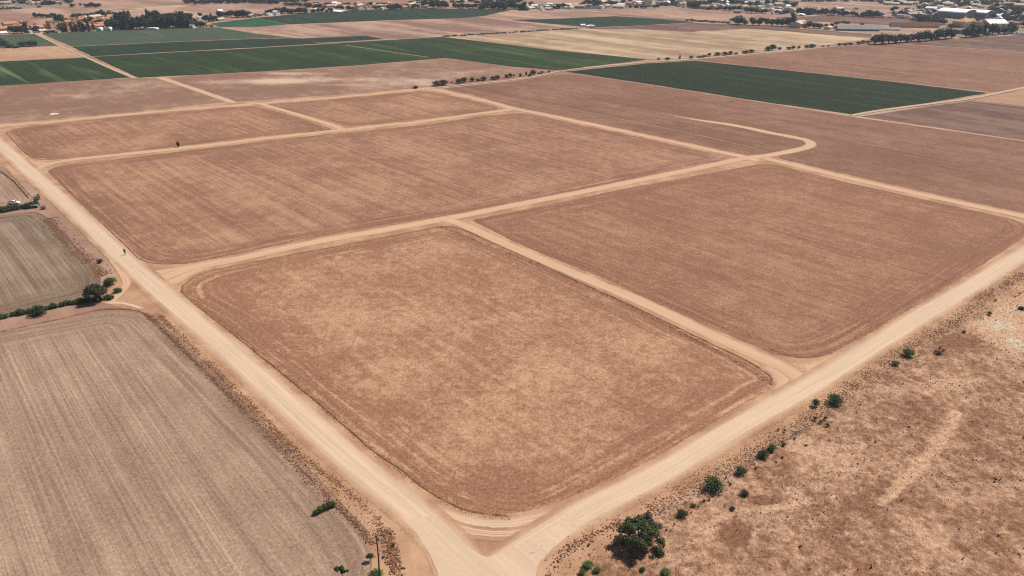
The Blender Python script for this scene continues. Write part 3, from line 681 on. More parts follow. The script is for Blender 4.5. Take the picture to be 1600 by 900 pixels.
def lobes_round(rnd, w, h, z0, k, flat=1.0):
    out = []
    for i in range(k):
        a = 6.283 * i / k + rnd.uniform(-.4, .4); r = rnd.uniform(.30, .6) * w / 2; s = rnd.uniform(.26, .42) * w
        z = z0 + (h - z0) * rnd.uniform(.28, .72)
        out.append((r * math.cos(a), r * math.sin(a), z, s * .8, s * .8, min(s * .75 * flat, (h - z) * 1.0)))
    out.append((0, 0, z0 + (h - z0) * .55, w * .32, w * .32, (h - z0) * .45))
    return out
PROTO = {}
def proto_tree(key, name, w, h, z0, k, n, leaf, mat, seed, fill=.45, lob=None):
    """a tree of unit size kept as template: built once, then copied"""
    rnd = random.Random(seed)
    root = bpy.data.objects.new(name, None); root.empty_display_size = .5
    lo = lob or lobes_round(rnd, w, h, z0, k)
    cr = crown_mesh('crown', lo, n, leaf, seed, mat, None, fill)
    br = []
    for l in lo[:5]: br.append(([(0, 0, z0 * .7), (l[0] * .5, l[1] * .5, (z0 + l[2]) * .55), (l[0], l[1], l[2])], [w * .022, w * .016, w * .006]))
    tr = limbs('trunk', [(0, 0, -.2), (w * .01, 0, z0 * .6), (0, w * .012, z0 + (h - z0) * .3), (0, 0, z0 + (h - z0) * .7)], [w * .045, w * .034, w * .026, w * .01], br, M['bark'], None)
    PROTO[key] = (name, cr.data, tr.data, w, h)
    for o in (cr, tr): COL.objects.unlink(o); bpy.data.objects.remove(o)
    bpy.data.objects.remove(root)
def place_tree(key, p, w, h, label, cat, group=None, rz=None, rnd=random.Random(77), parts=('crown', 'trunk')):
    name, cm, tm, pw, ph = PROTO[key]
    o = thing(name, label, cat, p, rnd.uniform(0, 6.28) if rz is None else rz, group)
    s = w / pw; sz = h / ph
    for nm, me in zip(parts, (cm, tm)):
        c = bpy.data.objects.new(nm, me); link(c, o); c.scale = (s, s, sz)
    return o
# templates: round, tall, columnar, spreading, bushes
for i in range(3): proto_tree('round%d' % i, 'round_tree', 7.2, 8.6, .5, 7, 760, .62, M['leaf_far'], 20 + i)
for i in range(3): proto_tree('tall%d' % i, 'tall_tree', 6.2, 12.4, .8, 5, 820, .62, M['leaf_euca'], 30 + i, lob=[(random.Random(300 + i * 9 + j).uniform(-1.4, 1.4), random.Random(400 + i * 9 + j).uniform(-1.4, 1.4), 2.4 + j * 2.0, 2.7 - j * .22, 2.7 - j * .22, 2.0) for j in range(5)])
for i in range(2): proto_tree('cyp%d' % i, 'cypress_tree', 3, 11, 1.0, 4, 520, .42, M['leaf_dark'], 40 + i, lob=[(0, 0, 1.8 + j * 1.55, 1.35 - abs(j - 1.5) * .12 - (.14 * j), 1.35 - .16 * j, 1.5) for j in range(6)])
for i in range(4): proto_tree('bush%d' % i, 'bush', 2.2, 1.7, .25, 7, 1500, .085, M['leaf_bush'], 50 + i, fill=.6)
for i in range(2): proto_tree('bright%d' % i, 'bush', 2.0, 1.7, .25, 6, 1400, .09, M['leaf_bright'], 60 + i, fill=.6)
for i in range(2): proto_tree('dull%d' % i, 'bush', 1.4, .9, .1, 6, 700, .07, M['leaf_dull'], 65 + i, fill=.8)
for i in range(3): proto_tree('mid%d' % i, 'bush', 4, 3.4, .4, 6, 700, .24, M['leaf_dark'], 70 + i, fill=.55)

# --- the large tree beside the track and the grey-green tree by the driveway
def special_tree(label, px, py, w, h, mat, lobes, n, leaf, seed, name='tree', cat='tree'):
    o = thing(name, label, cat, G(px, py))
    crown_mesh('crown', lobes, n, leaf, seed, mat, o, .62)
    br = []
    for l in lobes: br.append(([(0, 0, .35), (l[0] * .4, l[1] * .4, .35 + l[2] * .35), (l[0] * .95, l[1] * .95, l[2])], [.11, .08, .03]))
    limbs('trunk', [(0, 0, -.1), (.05, .03, .5), (.0, .05, 1.1), (0, 0, 2.0)], [.24, .19, .15, .06], br, M['bark'], o)
    return o
rb = random.Random(9)
big = []
for i in range(17):
    a = i * 2.4; r = 2.45 * math.sqrt((i + .5) / 17); s = rb.uniform(.62, 1.05)
    big.append((r * math.cos(a) + rb.uniform(-.25, .25), r * math.sin(a) + rb.uniform(-.25, .25), 2.05 + 1.5 * (1 - (r / 2.6) ** 2) + rb.uniform(-.45, .5), s * 1.05, s * 1.05, s * .85))
big += [(-2.9, .4, 2.6, .65, .6, .5), (1.2, 2.2, 3.6, .7, .6, .6), (2.7, -.8, 1.7, .7, .7, .6), (-1.5, 1.9, 3.0, .6, .6, .5)]
big += [(2.9 * math.cos(a), 2.9 * math.sin(a), 2.2 + .8 * math.sin(a * 3), .42, .42, .32) for a in [.3, .9, 1.6, 2.2, 2.9, 3.5, 4.6, 5.5]]
special_tree('largest tree of the scrub, wide ragged dark green crown beside the pale dirt road', 1000, 852, 7, 4.5, M['leaf_acacia'], big, 15000, .11, 5)
ol = []
for i in range(9):
    a = i * 2.4; r = 1.9 * math.sqrt((i + .5) / 9); s = rb.uniform(.9, 1.3)
    ol.append((r * math.cos(a), r * math.sin(a), 1.6 + 1.9 * (1 - (r / 2.6) ** 2) + rb.uniform(-.3, .3), s * 1.05, s, s))
special_tree('grey-green olive-like tree standing in the hedge by the driveway mouth', 151, 471, 6, 4.6, M['leaf_olive'], ol, 7000, .14, 8)

# --- bushes one by one: (px, py of the foot, width px, height px, template, label)
BUSH = [
    (1308, 636, 26, 18, 'bush0', 'broad dark bush at the road end of the rocky verge, beside a narrow bush'),
    (1275, 638, 13, 15, 'bush1', 'narrow dark bush beside the pale patch of ground on the rocky verge'),
    (1207, 709, 18, 13, 'bush2', 'flat-topped dark bush touching a rounder bush on the verge'),
    (1194, 719, 20, 15, 'bush3', 'round dark bush touching a flat-topped bush on the verge'),
    (1159, 745, 21, 15, 'bush0', 'spiky dark bush between the paired bushes and the large pointed bush'),
    (1118, 773, 34, 29, 'bush1', 'largest verge bush, dark with a pointed top, on bare tan earth'),
    (1165, 779, 15, 15, 'bush2', 'small dark bush on scrub next to a triangular dark earth patch'),
    (1145, 800, 10, 9, 'bush3', 'tiny dark bush beside the dark earth patch, toward the large tree'),
    (1066, 812, 20, 16, 'bush0', 'rounded bush on bare earth between the large tree and the pointed bush'),
    (1084, 795, 9, 8, 'bush1', 'tiny bush just beyond the rounded bush near the large tree'),
    (1032, 874, 20, 19, 'bush2', 'dark round bush just below the crown of the large tree'),
    (1041, 903, 17, 13, 'bright0', 'bright green bush at the frame edge below the large tree'),
    (1004, 897, 11, 10, 'bush3', 'small dark bush by the shadow side of the large tree, near frame edge'),
    (919, 891, 18, 16, 'bright1', 'bigger of two bright green bushes touching beside the road bend'),
    (933, 898, 14, 12, 'bright0', 'smaller of two bright green bushes touching beside the road bend'),
    (910, 902, 12, 12, 'bright1', 'dull low bush at the frame edge beside two bright green bushes'),
    (1422, 560, 20, 11, 'bright0', 'long low green bush on the verge near a smaller green tuft'),
    (1401, 573, 13, 9, 'bright1', 'small green tuft beside the long low green bush on the verge'),
    (1468, 557, 12, 8, 'dull0', 'dull olive tuft on open scrub beside the long low green bush'),
    (1547, 494, 8, 7, 'bush1', 'small dark bush on the pale chalky patch of scrub'),
    (1507, 522, 7, 5, 'bush2', 'tiny dark bush at the rim of the chalky patch'),
    (1597, 487, 11, 9, 'bush3', 'dark bush at the frame edge beyond the chalky patch'),
    (1225, 699, 8, 7, 'bush0', 'tiny bush just past the paired verge bushes, on bare earth'),
    (155, 412, 9, 9, 'bush1', 'small dark bush casting a thin shadow on the grey field corner'),
    (168, 449, 22, 19, 'bush2', 'round dark green bush standing alone above the grey-green tree'),
    (182, 459, 15, 11, 'bush0', 'low sloping bush at the bend of the small driveway'),
    (123, 476, 14, 13, 'bush3', 'rounded green bush in the hedge beside the grey-green tree'),
    (55, 496, 27, 17, 'bush1', 'broad dark green bush swelling from the roadside hedge'),
    (66, 328, 10, 6, 'dull1', 'dull yellowish shrub at the end of the culvert hedge'),
    (588, 840, 4.5, 5, 'bush0', 'tiny dark shrub among clods beside the utility pole top'),
    (614, 856, 7, 8, 'dull0', 'dull olive shrub among large clods near the utility pole'),
    (599, 873, 6, 6, 'dull1', 'small faded shrub at the side of the utility pole'),
    (586, 908, 24, 22, 'bright1', 'bright green bush hiding the foot of the utility pole'),
    (278, 230.5, 5.6, 10.5, 'mid0', 'lone dark tree beside the far cross track, upright and narrow'),
]
for px, py, w, h, key, lab in BUSH:
    m = mpp(px, py); zb = .2 if px > 900 and py > 480 else 0
    dep = PITCH + math.atan((py - 450) / FPX)
    hh = max((h * m - .75 * w * m * math.sin(dep)) / math.cos(dep), (.5 if px != 278 else 1) * w * m)
    place_tree(key, G(px, py, 0) + Vector((0, w * m * .35, zb - .12 * hh)), w * m, hh * 1.12, lab, 'tree' if px == 278 else 'bush')
for i, (px, py) in enumerate([(1273, 656), (1282, 661), (1289, 655), (1293, 666)]):
    place_tree('bush%d' % i, G(px, py, .15), 6.5 * mpp(px, py), 5.5 * mpp(px, py), ORD[i] + ' tuft, going down the verge, of four dark tufts below the narrow bush', 'tuft', 'four tufts below the narrow bush')
rt = random.Random(4)
i = 0
for px, py in [(1134, 748), (1138, 754), (1141, 757), (1091, 793), (1178, 726), (1181, 732), (1216, 672), (1226, 674), (1242, 686), (1222, 716), (1213, 723), (1097, 770), (1100, 783), (1108, 782), (1126, 760), (1041, 829), (1012, 800), (960, 849), (920, 852), (1461, 550), (1468, 545), (1473, 549),
               (1586, 465), (1555, 470), (1593, 460), (1250, 855), (1555, 750), (1553, 755), (1560, 838), (1420, 668), (1340, 726), (1259, 697), (1222, 762)]:
    place_tree('dull%d' % (i % 2) if i % 3 else 'bush0', G(px, py, .15), rt.uniform(3, 5.5) * mpp(px, py), rt.uniform(2.5, 4.5) * mpp(px, py), 'tiny dry tuft, a dark speck on the scrub', 'tuft', 'tiny tufts dotted over the scrub', rnd=rt)
    i += 1

# straggly row-like shrub, sapling and young palm-like tree on the tan field
def sapling(label, base, top_h, crown, n, leaf, mat, seed, name='sapling', lean=(0, 0)):
    o = thing(name, label, 'sapling', base)
    limbs('trunk', [(0, 0, -.1), (lean[0] * .4, lean[1] * .4, top_h * .5), (lean[0], lean[1], top_h)], [.05, .04, .025], [], M['bark'], o)
    crown_mesh('crown', crown, n, leaf, seed, mat, o, .6)
    return o
g = G(579, 877); sapling('slim sapling with an egg-shaped green crown on the tan field edge', g, .9, [(.05, 0, 1.1, .55, .4, .32), (-.3, -.1, 1.0, .3, .28, .2)], 700, .075, M['leaf_bush'], 3)
g = G(536, 906); sapling('young tree with three leafy tufts on a bare stem, in the tan field', g, 1.9, [(-.62, 0, 2.1, .42, .4, .35), (.0, .05, 2.2, .36, .36, .32), (.1, 0, 1.6, .36, .3, .3), (.65, 0, 1.75, .3, .22, .2)], 1200, .085, M['leaf_bush'], 4)
g = G(506, 800)
o = thing('shrub', 'long straggly shrub sprawling over the tan field corner, pale at one end', 'shrub', g)
crown_mesh('foliage', [(-1.05, -.55, .55, .5, .45, .45), (-.5, -.1, .75, .55, .45, .5), (.1, .35, .85, .5, .45, .5), (.7, .8, .9, .55, .5, .45), (1.2, 1.15, .7, .5, .4, .4), (1.0, 1.0, .35, .6, .35, .3)], 2600, .085, 6, M['leaf_bright'], o, .8)
limbs('stem', [(-1.1, -.5, .0), (-.4, .0, .3), (.3, .5, .45), (1.1, 1.1, .5)], [.05, .05, .04, .02], [], M['bark'], o)

# hedges
def hedge(label, pts, w, h, n, leaf, mat, seed):
    C = path2d(pts, .9); rnd = random.Random(seed)
    lo = [(c.x + rnd.uniform(-.3, .3), c.y + rnd.uniform(-.3, .3), h * rnd.uniform(.3, .5), w * rnd.uniform(.4, .75), w * rnd.uniform(.4, .75), h * rnd.uniform(.35, .75)) for c in C]
    o = crown_mesh('hedge', lo, n, leaf, seed, mat, None, .7)
    return tag(o, label, 'hedge')
M['leaf_hedge'] = foliage_mat('leaf_hedge', (.020, .036, .014, 1), (.06, .10, .03, 1), (.13, .17, .06, 1))
hedge('low green hedge between the grey field and the tan field', [(-70, 513), (0, 498), (40, 490), (75, 483), (118, 474), (150, 470), (176, 467)], 1.25, 1.3, 24000, .11, M['leaf_hedge'], 3)
hedge('dense green reed hedge along the ditch by the white pickup', [(-60, 338), (0, 331), (30, 326), (55, 323)], 3.0, 1.6, 20000, .16, M['leaf_hedge'], 4)
hedge('short upright clump of green reeds at the culvert', [(57, 319), (60, 312)], .8, 2.6, 700, .16, M['leaf_hedge'], 5)

# --- rows and woods: each tree a thing of its own
rw_ = random.Random(21); FAR = []
def row(items, kinds, look, place, anchor, group, cat='tree', shared=False, rev=False):
    """items: (px, foot py, width px, height px[, template]); labelled by order along the row"""
    its = sorted(items, key=lambda t: -t[0] if rev else t[0]); n = len(its)
    for i, t in enumerate(its):
        px, py, w, h = t[:4]; key = t[4] if len(t) > 4 else rw_.choice(kinds)
        lab = (look + ' ' + place) if shared or n > 16 else ('%s %s %s, from %s' % (ORD[i], look, place, anchor) if n > 1 else look + ' ' + place)
        if cat == 'tree': FAR.append((w * h, key, px, py, w * 1.3, h * 1.1, lab, group))
        else: place_tree(key, G(px, py), w * mpp(px, py) * rw_.uniform(1.1, 1.5), hgt(h, py), lab, cat, group, rnd=rw_)
def band(x0, y0, x1, y1, n, w, h, jy=.6, seed=1):
    r = random.Random(seed); out = []
    for i in range(n):
        t = (i + r.uniform(.2, .8)) / n
        out.append((x0 + (x1 - x0) * t, y0 + (y1 - y0) * t + r.uniform(-jy, jy), w * r.uniform(.8, 1.3), h * r.uniform(.75, 1.25)))
    return out
RND, TAL, CYP, MID = ['round0', 'round1', 'round2'], ['tall0', 'tall1', 'tall2'], ['cyp0', 'cyp1'], ['mid0', 'mid1', 'mid2']
row([(650, 138, 9, 4.5), (683, 134, 13, 9), (693, 133, 12, 9.5), (706, 130, 3.5, 3), (717, 130, 11, 8), (725, 129, 11, 9.5), (738, 127.5, 7.5, 7.5), (747, 126.5, 6, 4.5), (756, 126, 10, 7.5), (770, 124.5, 7, 6), (777, 124, 9, 7.5), (791, 121.5, 7, 6), (797, 121, 7, 7.5), (803, 120.5, 2.6, 5.5), (813, 119.5, 6, 5), (822, 119, 3.2, 8)],
    MID, 'dark bush', 'in the row beside the far track', 'the track corner', 'bushes in a row beside the far track', 'bush')
row([(828, 119, 6, 5), (833, 117, 6.5, 9.5), (842, 115.5, 4, 3), (847, 115, 4.5, 4.5), (858, 113, 4, 3.5)], MID, 'small dark bush', 'at the far end of the track row', 'the long row', 'small bushes by the track junction', 'bush')
row([(1029, 93.5, 4.5, 3.5), (1043, 94, 7.5, 5), (1062, 92, 3.6, 7.5, 'cyp0'), (1080, 91.5, 7.5, 5), (1094, 90, 9, 3), (1101, 89, 8, 3.5), (1108, 88, 7, 6), (1121, 87, 9, 6), (1133, 86, 8, 6), (1141, 85, 9, 6), (1150, 84.5, 6, 3), (1165, 83, 10, 5), (1174, 82, 9, 5.5)],
    MID, 'dark bush', 'along the lane by the golden field', 'the dark green crop', 'bushes along the lane by the golden field', 'bush')
row([(1200, 79, 9, 8), (1207, 78, 10, 10), (1218, 78, 7, 5), (1232, 77, 7, 4.5), (1239, 76.5, 8, 5.5), (1248, 76, 6, 5), (1260, 75, 8, 5.5), (1268, 74.5, 10, 6.5), (1286, 73.5, 5, 3), (1294, 73, 4, 3.5), (1311, 71.5, 6, 5), (1320, 70.5, 8, 3.5), (1328, 69.8, 7, 4), (1341, 69, 8, 5), (1348, 68, 7, 6), (1356, 67.5, 7, 5)],
    MID, 'roadside bush', 'on the golden field edge', 'the round lane-side bush pair', 'bushes from the lane to the tree row', 'bush')
row([(1367, 69, 13, 15), (1377, 69, 14, 17), (1388, 68, 13, 15), (1398, 67.5, 12, 13), (1407, 66.5, 12, 14), (1416, 66, 11, 12), (1424, 65, 11, 13), (1435, 65, 14, 16), (1445, 64, 14, 17), (1455, 63, 10, 12), (1465, 62, 14, 18), (1476, 61, 14, 17), (1487, 60, 12, 14)],
    RND, 'big dark tree', 'of the row bordering the brown field', 'the roadside bushes', 'big trees in a row along the brown field')
row([(1509, 58.5, 12, 17), (1517, 58, 13, 21, 'tall0'), (1528, 57, 11, 16), (1537, 56, 10, 18, 'tall1'), (1550, 54.5, 13, 18), (1558, 54, 9, 12), (1569, 53.5, 12, 13), (1578, 52.5, 12, 16), (1583, 52, 8, 14)],
    RND, 'dark tree', 'before the white-roofed sheds', 'the orange-roofed villa', 'dark trees before the white-roofed sheds')
row([(1153, 38.5, 17, 14), (1164, 38.5, 8, 7), (1176, 39.5, 10, 12), (1187, 39.5, 11, 12), (1198, 39.8, 8, 12), (1206, 40, 9, 11), (1214, 40.5, 9, 12), (1222, 41, 10, 13), (1230, 41, 10, 14), (1237, 41, 9, 22, 'tall1')],
    RND, 'dark round tree', 'beyond the golden field', 'the dark crop tip', 'round trees beyond the golden field')
row([(1264, 43.5, 9, 11), (1272, 44, 9, 9), (1280, 44.5, 10, 8.5), (1291, 42, 5, 5), (1300, 42, 7, 6), (1306, 40, 5, 6)], RND, 'dark round tree', 'between the farmhouse and the glasshouse', 'the farmhouse', 'round trees between farmhouse and glasshouse')
row([(1310, 37, 8, 4), (1318, 36, 9, 4), (1325, 37, 6, 4), (1347, 39.5, 6, 4), (1366, 47.5, 9, 6)], MID, 'small dark bush', 'around the long glasshouse', 'the farmhouse', 'bushes around the long glasshouse', 'bush')
row(band(1072, 32, 1140, 36.5, 13, 6, 2.8, .5, 3), MID, 'low bush', 'on the edge of the dark crop', 'the dark green crop tip', 'low bushes edging the dark crop', 'bush')
row(band(692, 57.5, 905, 44.5, 34, 6, 1.8, .3, 4), MID, 'low scrubby bush on the boundary', 'between pink fallow and golden stubble', '', 'low bushes on the pink field boundary', 'bush', shared=True)
# the near-left hamlet
row([(0, 67, 11, 8), (7, 71, 12, 8), (14, 74.5, 14, 6.5), (25, 74.8, 12, 3.5)], MID, 'dark bush clump', 'on the grey-green crop corner', 'the frame edge', 'bush clumps on the grey-green crop', 'bush')
row([(37, 72.5, 12, 9), (48, 72.5, 12, 10), (55, 72, 9, 9)], MID, 'dark round bush', 'in the close trio by the orange field', 'the bush clumps', 'three round bushes by the orange field', 'bush')
row([(17, 50, 7, 10), (22, 52, 8, 12), (28, 52.5, 9, 12), (34, 52.5, 9, 12), (39, 52, 8, 13), (42.5, 51.5, 7, 17, 'tall2')], RND, 'dark tree', 'in the square grove of the hamlet', 'the white shed', 'trees of the square grove')
row([(50, 51.5, 6, 6), (57, 51, 8, 11), (75, 51.5, 10, 4), (83, 51, 8, 4)], RND, 'small green tree', 'by the crop end of the farm track', 'the square grove', 'small trees at the farm track end')
row([(95, 50, 9, 13), (101.5, 50, 9, 14)], TAL, 'bushy dark tree', 'of two behind the orange-walled house', 'the farm track', 'two bushy trees by the orange house')
row([(90, 34.5, 8, 11), (96, 35.5, 9, 13), (103, 36.5, 9, 9), (109, 37, 8, 8)], RND, 'dark tree', 'behind the grey-beige flat building', 'the grey-beige building', 'trees behind the grey-beige building')
row([(113.5, 50, 5, 16), (119.5, 50, 7, 14), (127, 49.8, 8, 18), (132, 49.5, 7, 16), (139.5, 49.3, 6.5, 18), (146.5, 47.5, 4.5, 12)], CYP, 'dark cypress', 'in the line before the orange-roofed terrace', 'the bushy pair', 'cypresses before the orange-roofed terrace')
row(band(112, 28, 148, 26, 10, 6, 6, .5, 6), RND, 'dark tree', 'in the belt behind the orange roofs', 'the flat building', 'trees behind the orange roofs')
row(band(152, 26.5, 173, 27, 5, 8, 11, .6, 7), TAL, 'tall dark tree', 'of the cluster beyond the orange roofs', 'the tree belt', 'tall trees beyond the orange roofs')
row(band(176, 25.5, 204, 25, 6, 6, 7, .6, 8), CYP, 'slim dark tree', 'beyond the near wood', 'the tall cluster', 'slim trees beyond the wood')
row(band(53, 27.5, 69, 27, 4, 6, 7, .3, 9) + band(73, 27.3, 86, 27, 4, 5, 5.5, .3, 10), RND, 'dark tree', 'on the pink fallow behind the hamlet', 'the frame edge', 'trees on the pink fallow')
W1 = band(172, 46.5, 305, 42.5, 24, 12, 17, .6, 11) + band(178, 41, 300, 37.5, 20, 11, 18, .8, 12)
row(W1, RND + TAL, 'dense dark tree', 'crowded in the long wood by the hamlet', '', 'dense trees of the long wood', shared=True)
row([(233, 40, 6, 26, 'cyp0')], CYP, 'tallest cypress spiking above', 'the long dark wood', '', None)
row([(307, 42, 7, 8), (313, 41.5, 8, 9), (318, 42, 7, 8), (331, 43, 4, 4)], RND, 'dark tree', 'at the end of the long wood', 'the long wood', 'trees at the wood end')
row([(313, 26, 6, 6), (321, 33, 8, 9), (326, 34, 8, 11), (331, 33.5, 6, 14, 'cyp1'), (335, 33, 8, 9), (339, 32, 7, 8)], RND, 'dark tree', 'in the copse beside the bright green crop', 'the long wood', 'copse beside the bright crop')
row(band(342, 27, 390, 26, 10, 7, 9, 1.2, 13), RND, 'dark tree', 'shading the white houses beyond the copse', 'the copse', 'trees around the white houses')
row([(372, 27, 11, 11), (380, 27, 11, 12)], RND, 'large rounded tree', 'of two above the bright green crop', 'the copse', 'two large rounded trees')
row(band(281, 24.5, 301, 24, 4, 6, 4, .3, 14), MID, 'low dark bush', 'in a short hedge behind the wood', 'the wood', 'hedge bushes behind the wood', 'bush')
row(band(288, 6, 400, 4.5, 17, 7, 5.5, 1.0, 15), RND, 'dark tree', 'in the distant belt above the fallow strips', '', 'trees of the distant belt', shared=True)
row(band(400, 5, 438, 6, 6, 7, 6, .6, 16) + band(445, 8, 496, 12, 9, 6, 5, .6, 17), RND, 'dark tree', 'in the hedge line behind the crop hamlet', 'the distant belt', 'trees behind the crop hamlet')
row(band(417, 22.5, 478, 20, 14, 8, 8.5, .6, 18), RND, 'dark tree', 'in the belt along the green crop', 'the white house', 'trees along the green crop')
row([(490, 19.5, 6, 5.5), (498, 19.5, 6, 7), (504, 19, 6, 7), (511, 19, 5, 4), (517, 18.5, 6.5, 6.5), (527, 14.5, 6, 5), (533, 14.5, 6, 6), (545, 16, 7, 7), (553, 15.5, 7, 5), (573, 14.5, 6, 6), (587, 15, 6, 6), (594, 15, 6, 7)],
    RND, 'small dark tree', 'among the crop hamlet houses', 'the belt of trees', 'trees among the crop hamlet houses')
row(band(606, 15, 624, 14, 5, 7, 8, .5, 19) + [(630, 13.5, 5, 5), (636, 13.5, 5, 5), (647, 13.5, 6, 6), (653, 13, 6, 6), (662, 11.5, 8, 9)] , RND, 'dark tree', 'around the tall cream house', 'the tan barn', 'trees around the tall cream house')
row(band(672, 12.5, 702, 12, 7, 7, 10, .5, 20) + band(706, 12, 745, 13, 8, 7, 6.5, .5, 22), RND, 'dark tree', 'in the belt above the teal crop', 'the tall cream house', 'trees above the teal crop')
row(band(748, 13, 822, 15, 16, 8, 11, 1.2, 23) + band(752, 6, 800, 7, 8, 8, 6, 1.2, 24), RND + TAL, 'dense dark tree', 'in the wood at the end of the teal crop', '', 'wood at the teal crop end', shared=True)
row([(830, 10, 7, 8), (866, 14, 6, 5), (873, 13.5, 7, 8), (879, 12, 6, 7), (887, 12, 5, 4), (850, 14, 5, 3)], RND, 'dark tree', 'among the small farm sheds past the wood', 'the wood', 'trees among the small farm sheds')
row(band(911, 9, 936, 8.5, 8, 8, 9, 1.0, 25) + band(944, 7, 966, 8, 5, 7, 5, .6, 26), RND, 'dark tree', 'behind the pink-roofed sheds', 'the small farm sheds', 'trees behind the pink-roofed sheds')
row([(985, 12, 5, 4), (993, 12.5, 5, 4), (1003, 13, 6, 5), (1008, 13, 5, 4), (1022, 12.5, 5, 5), (1027, 12, 5, 5), (1033, 9, 7, 4), (1041, 9, 8, 4), (1050, 9, 8, 4.5), (1057, 9, 6, 4)], RND, 'small dark tree', 'in front of the cream town houses', 'the pink-roofed sheds', 'trees before the cream town houses')
row(band(1073, 10, 1094, 13.5, 7, 8, 9, 1.0, 27) + band(1092, 6, 1124, 6, 6, 8, 6, .8, 28), RND, 'dark tree', 'beside the pink-roofed terrace', 'the cream town houses', 'trees beside the pink-roofed terrace')
row([(1108, 15, 6, 4), (1120, 15.5, 6, 4), (1124, 15, 5, 5), (1133, 16.5, 7, 7), (1140, 17, 8, 8), (1147, 17, 8, 8), (1154, 16.5, 7, 7), (1167, 20, 9, 9), (1174, 20.5, 10, 10), (1182, 20.5, 8, 8), (1195, 20.5, 8, 7)], RND, 'dark tree', 'in front of the pink-roofed terrace', 'the terrace', 'trees in front of the pink-roofed terrace')
row(band(1130, 6, 1230, 6, 14, 8, 6, 2.0, 29), RND, 'dark tree', 'scattered among the white town roofs', '', 'trees among the white town roofs', shared=True)
row(band(1226, 11, 1246, 10, 4, 7, 6, 1.0, 30) + band(1208, 22, 1234, 22, 6, 6, 5, .6, 31), RND, 'dark tree', 'near the town edge cottages', 'the town', 'trees near the town edge cottages')
row(band(1246, 22.5, 1296, 23.5, 11, 7, 9, .5, 32) + [(1303, 24, 8, 11), (1310, 24.5, 6, 8), (1317, 24.5, 7, 11, 'tall0'), (1323, 25, 6, 8), (1332, 25, 7, 8)], RND, 'dark tree', 'of the screen around the tall white house', 'the town', 'tree screen around the tall white house')
row(band(1347, 26, 1375, 27, 7, 8, 9, .6, 33) + [(1338, 25.5, 6, 6), (1396, 19, 9, 9)], RND, 'dark tree', 'in the screen before the small white sheds', 'the tall white house', 'tree screen before the small white sheds')
row(band(1432, 32, 1474, 36, 13, 9, 9, 2.2, 34) + [(1446, 14, 9, 7), (1455, 13, 8, 6), (1436, 14, 7, 5)], RND, 'dark tree', 'crowding the yard before the white warehouses', '', 'trees before the white warehouses', shared=True)
row([(1485, 43, 9, 6), (1493, 43, 6, 4), (1530, 33, 8, 5), (1527, 32, 6, 5)], RND, 'dark tree', 'in the garden of the orange-roofed villa', 'the red-roofed barns', 'garden trees of the orange villa')
row(band(1546, 17, 1556, 19, 3, 7, 8, .5, 35) + band(1566, 17, 1594, 22, 10, 9, 9, 2.5, 36) + band(1576, 30, 1600, 31, 4, 7, 6, .8, 37), RND, 'dark tree', 'behind the white pyramid-roofed house', '', 'trees behind the pyramid-roofed house', shared=True)
row(band(1480, 9, 1512, 9, 6, 9, 7, 1.0, 38) + band(1375, 6, 1390, 5, 4, 6, 4, .5, 39) + band(1520, 4, 1600, 6, 10, 8, 6, 3.0, 40), RND, 'dark tree', 'scattered beyond the white warehouses', '', 'trees beyond the white warehouses', shared=True)
row(band(0, 2, 30, 2.5, 5, 7, 5, 1.0, 41) + band(62, 7.5, 84, 7, 6, 7, 7, .5, 42) + band(20, 5, 60, 6, 5, 6, 4, 1.0, 43), RND, 'dark tree', 'among the distant houses beyond pink fallow', '', 'trees among the distant houses', shared=True)
row(band(135, 11.5, 157, 11, 6, 6, 7, .3, 44) + [(113, 11.5, 6, 6), (126, 9.5, 3.5, 4), (62, 12, 5, 3), (97, 4, 6, 6)], RND, 'dark tree', 'on the fallow beyond the hamlet', 'the distant houses', 'scattered trees on the fallow')
row(band(0, 15, 34, 13.5, 7, 6, 3.5, .4, 45), MID, 'dark hedge bush', 'on the pink fallow boundary', 'the frame edge', 'hedge bushes on the pink fallow', 'bush')

# ------------------------------------------------------------------ buildings
WALLS = {'cream': A(236, 214, 184, 1.35), 'white': A(244, 240, 236, 1.4), 'pink': A(222, 184, 164, 1.25), 'orange': A(228, 180, 142, 1.2), 'tan': A(218, 192, 162, 1.25), 'grey': A(150, 150, 150), 'red': A(176, 112, 90)}
ROOFS = {'orange': A(208, 150, 114), 'pink': A(204, 164, 150), 'red': A(134, 82, 66), 'white': A(238, 238, 240, 1.3), 'cream': A(232, 214, 188), 'grey': A(168, 166, 162), 'beige': A(170, 152, 128)}
WM = {k: plain_mat('wall_' + k, c, .12, .8) for k, c in WALLS.items()}
def roof_mat(name, c):
    k = NT(name); p = k.pos()
    w = k.n('TexWave', {'Vector': p, 'Scale': 1.2, 'Distortion': .4, 'Detail': 1.0}).outputs[1]
    n = k.noise(p, .9, 4.0, .6)
    k.color(k.scale(c, k.math('ADD', k.math('MULTIPLY_ADD', w, .12, .85), k.math('MULTIPLY', n, .2)))); k.b.inputs['Roughness'].default_value = .7
    return k.m
RM = {k: roof_mat('roof_' + k, c) for k, c in ROOFS.items()}
GLASS = plain_mat('window_glass', (.03, .035, .04, 1), .1, 1, .25, .5)
DOORM = plain_mat('door_wood', (.09, .06, .04, 1), .2, 3)
HP = {}
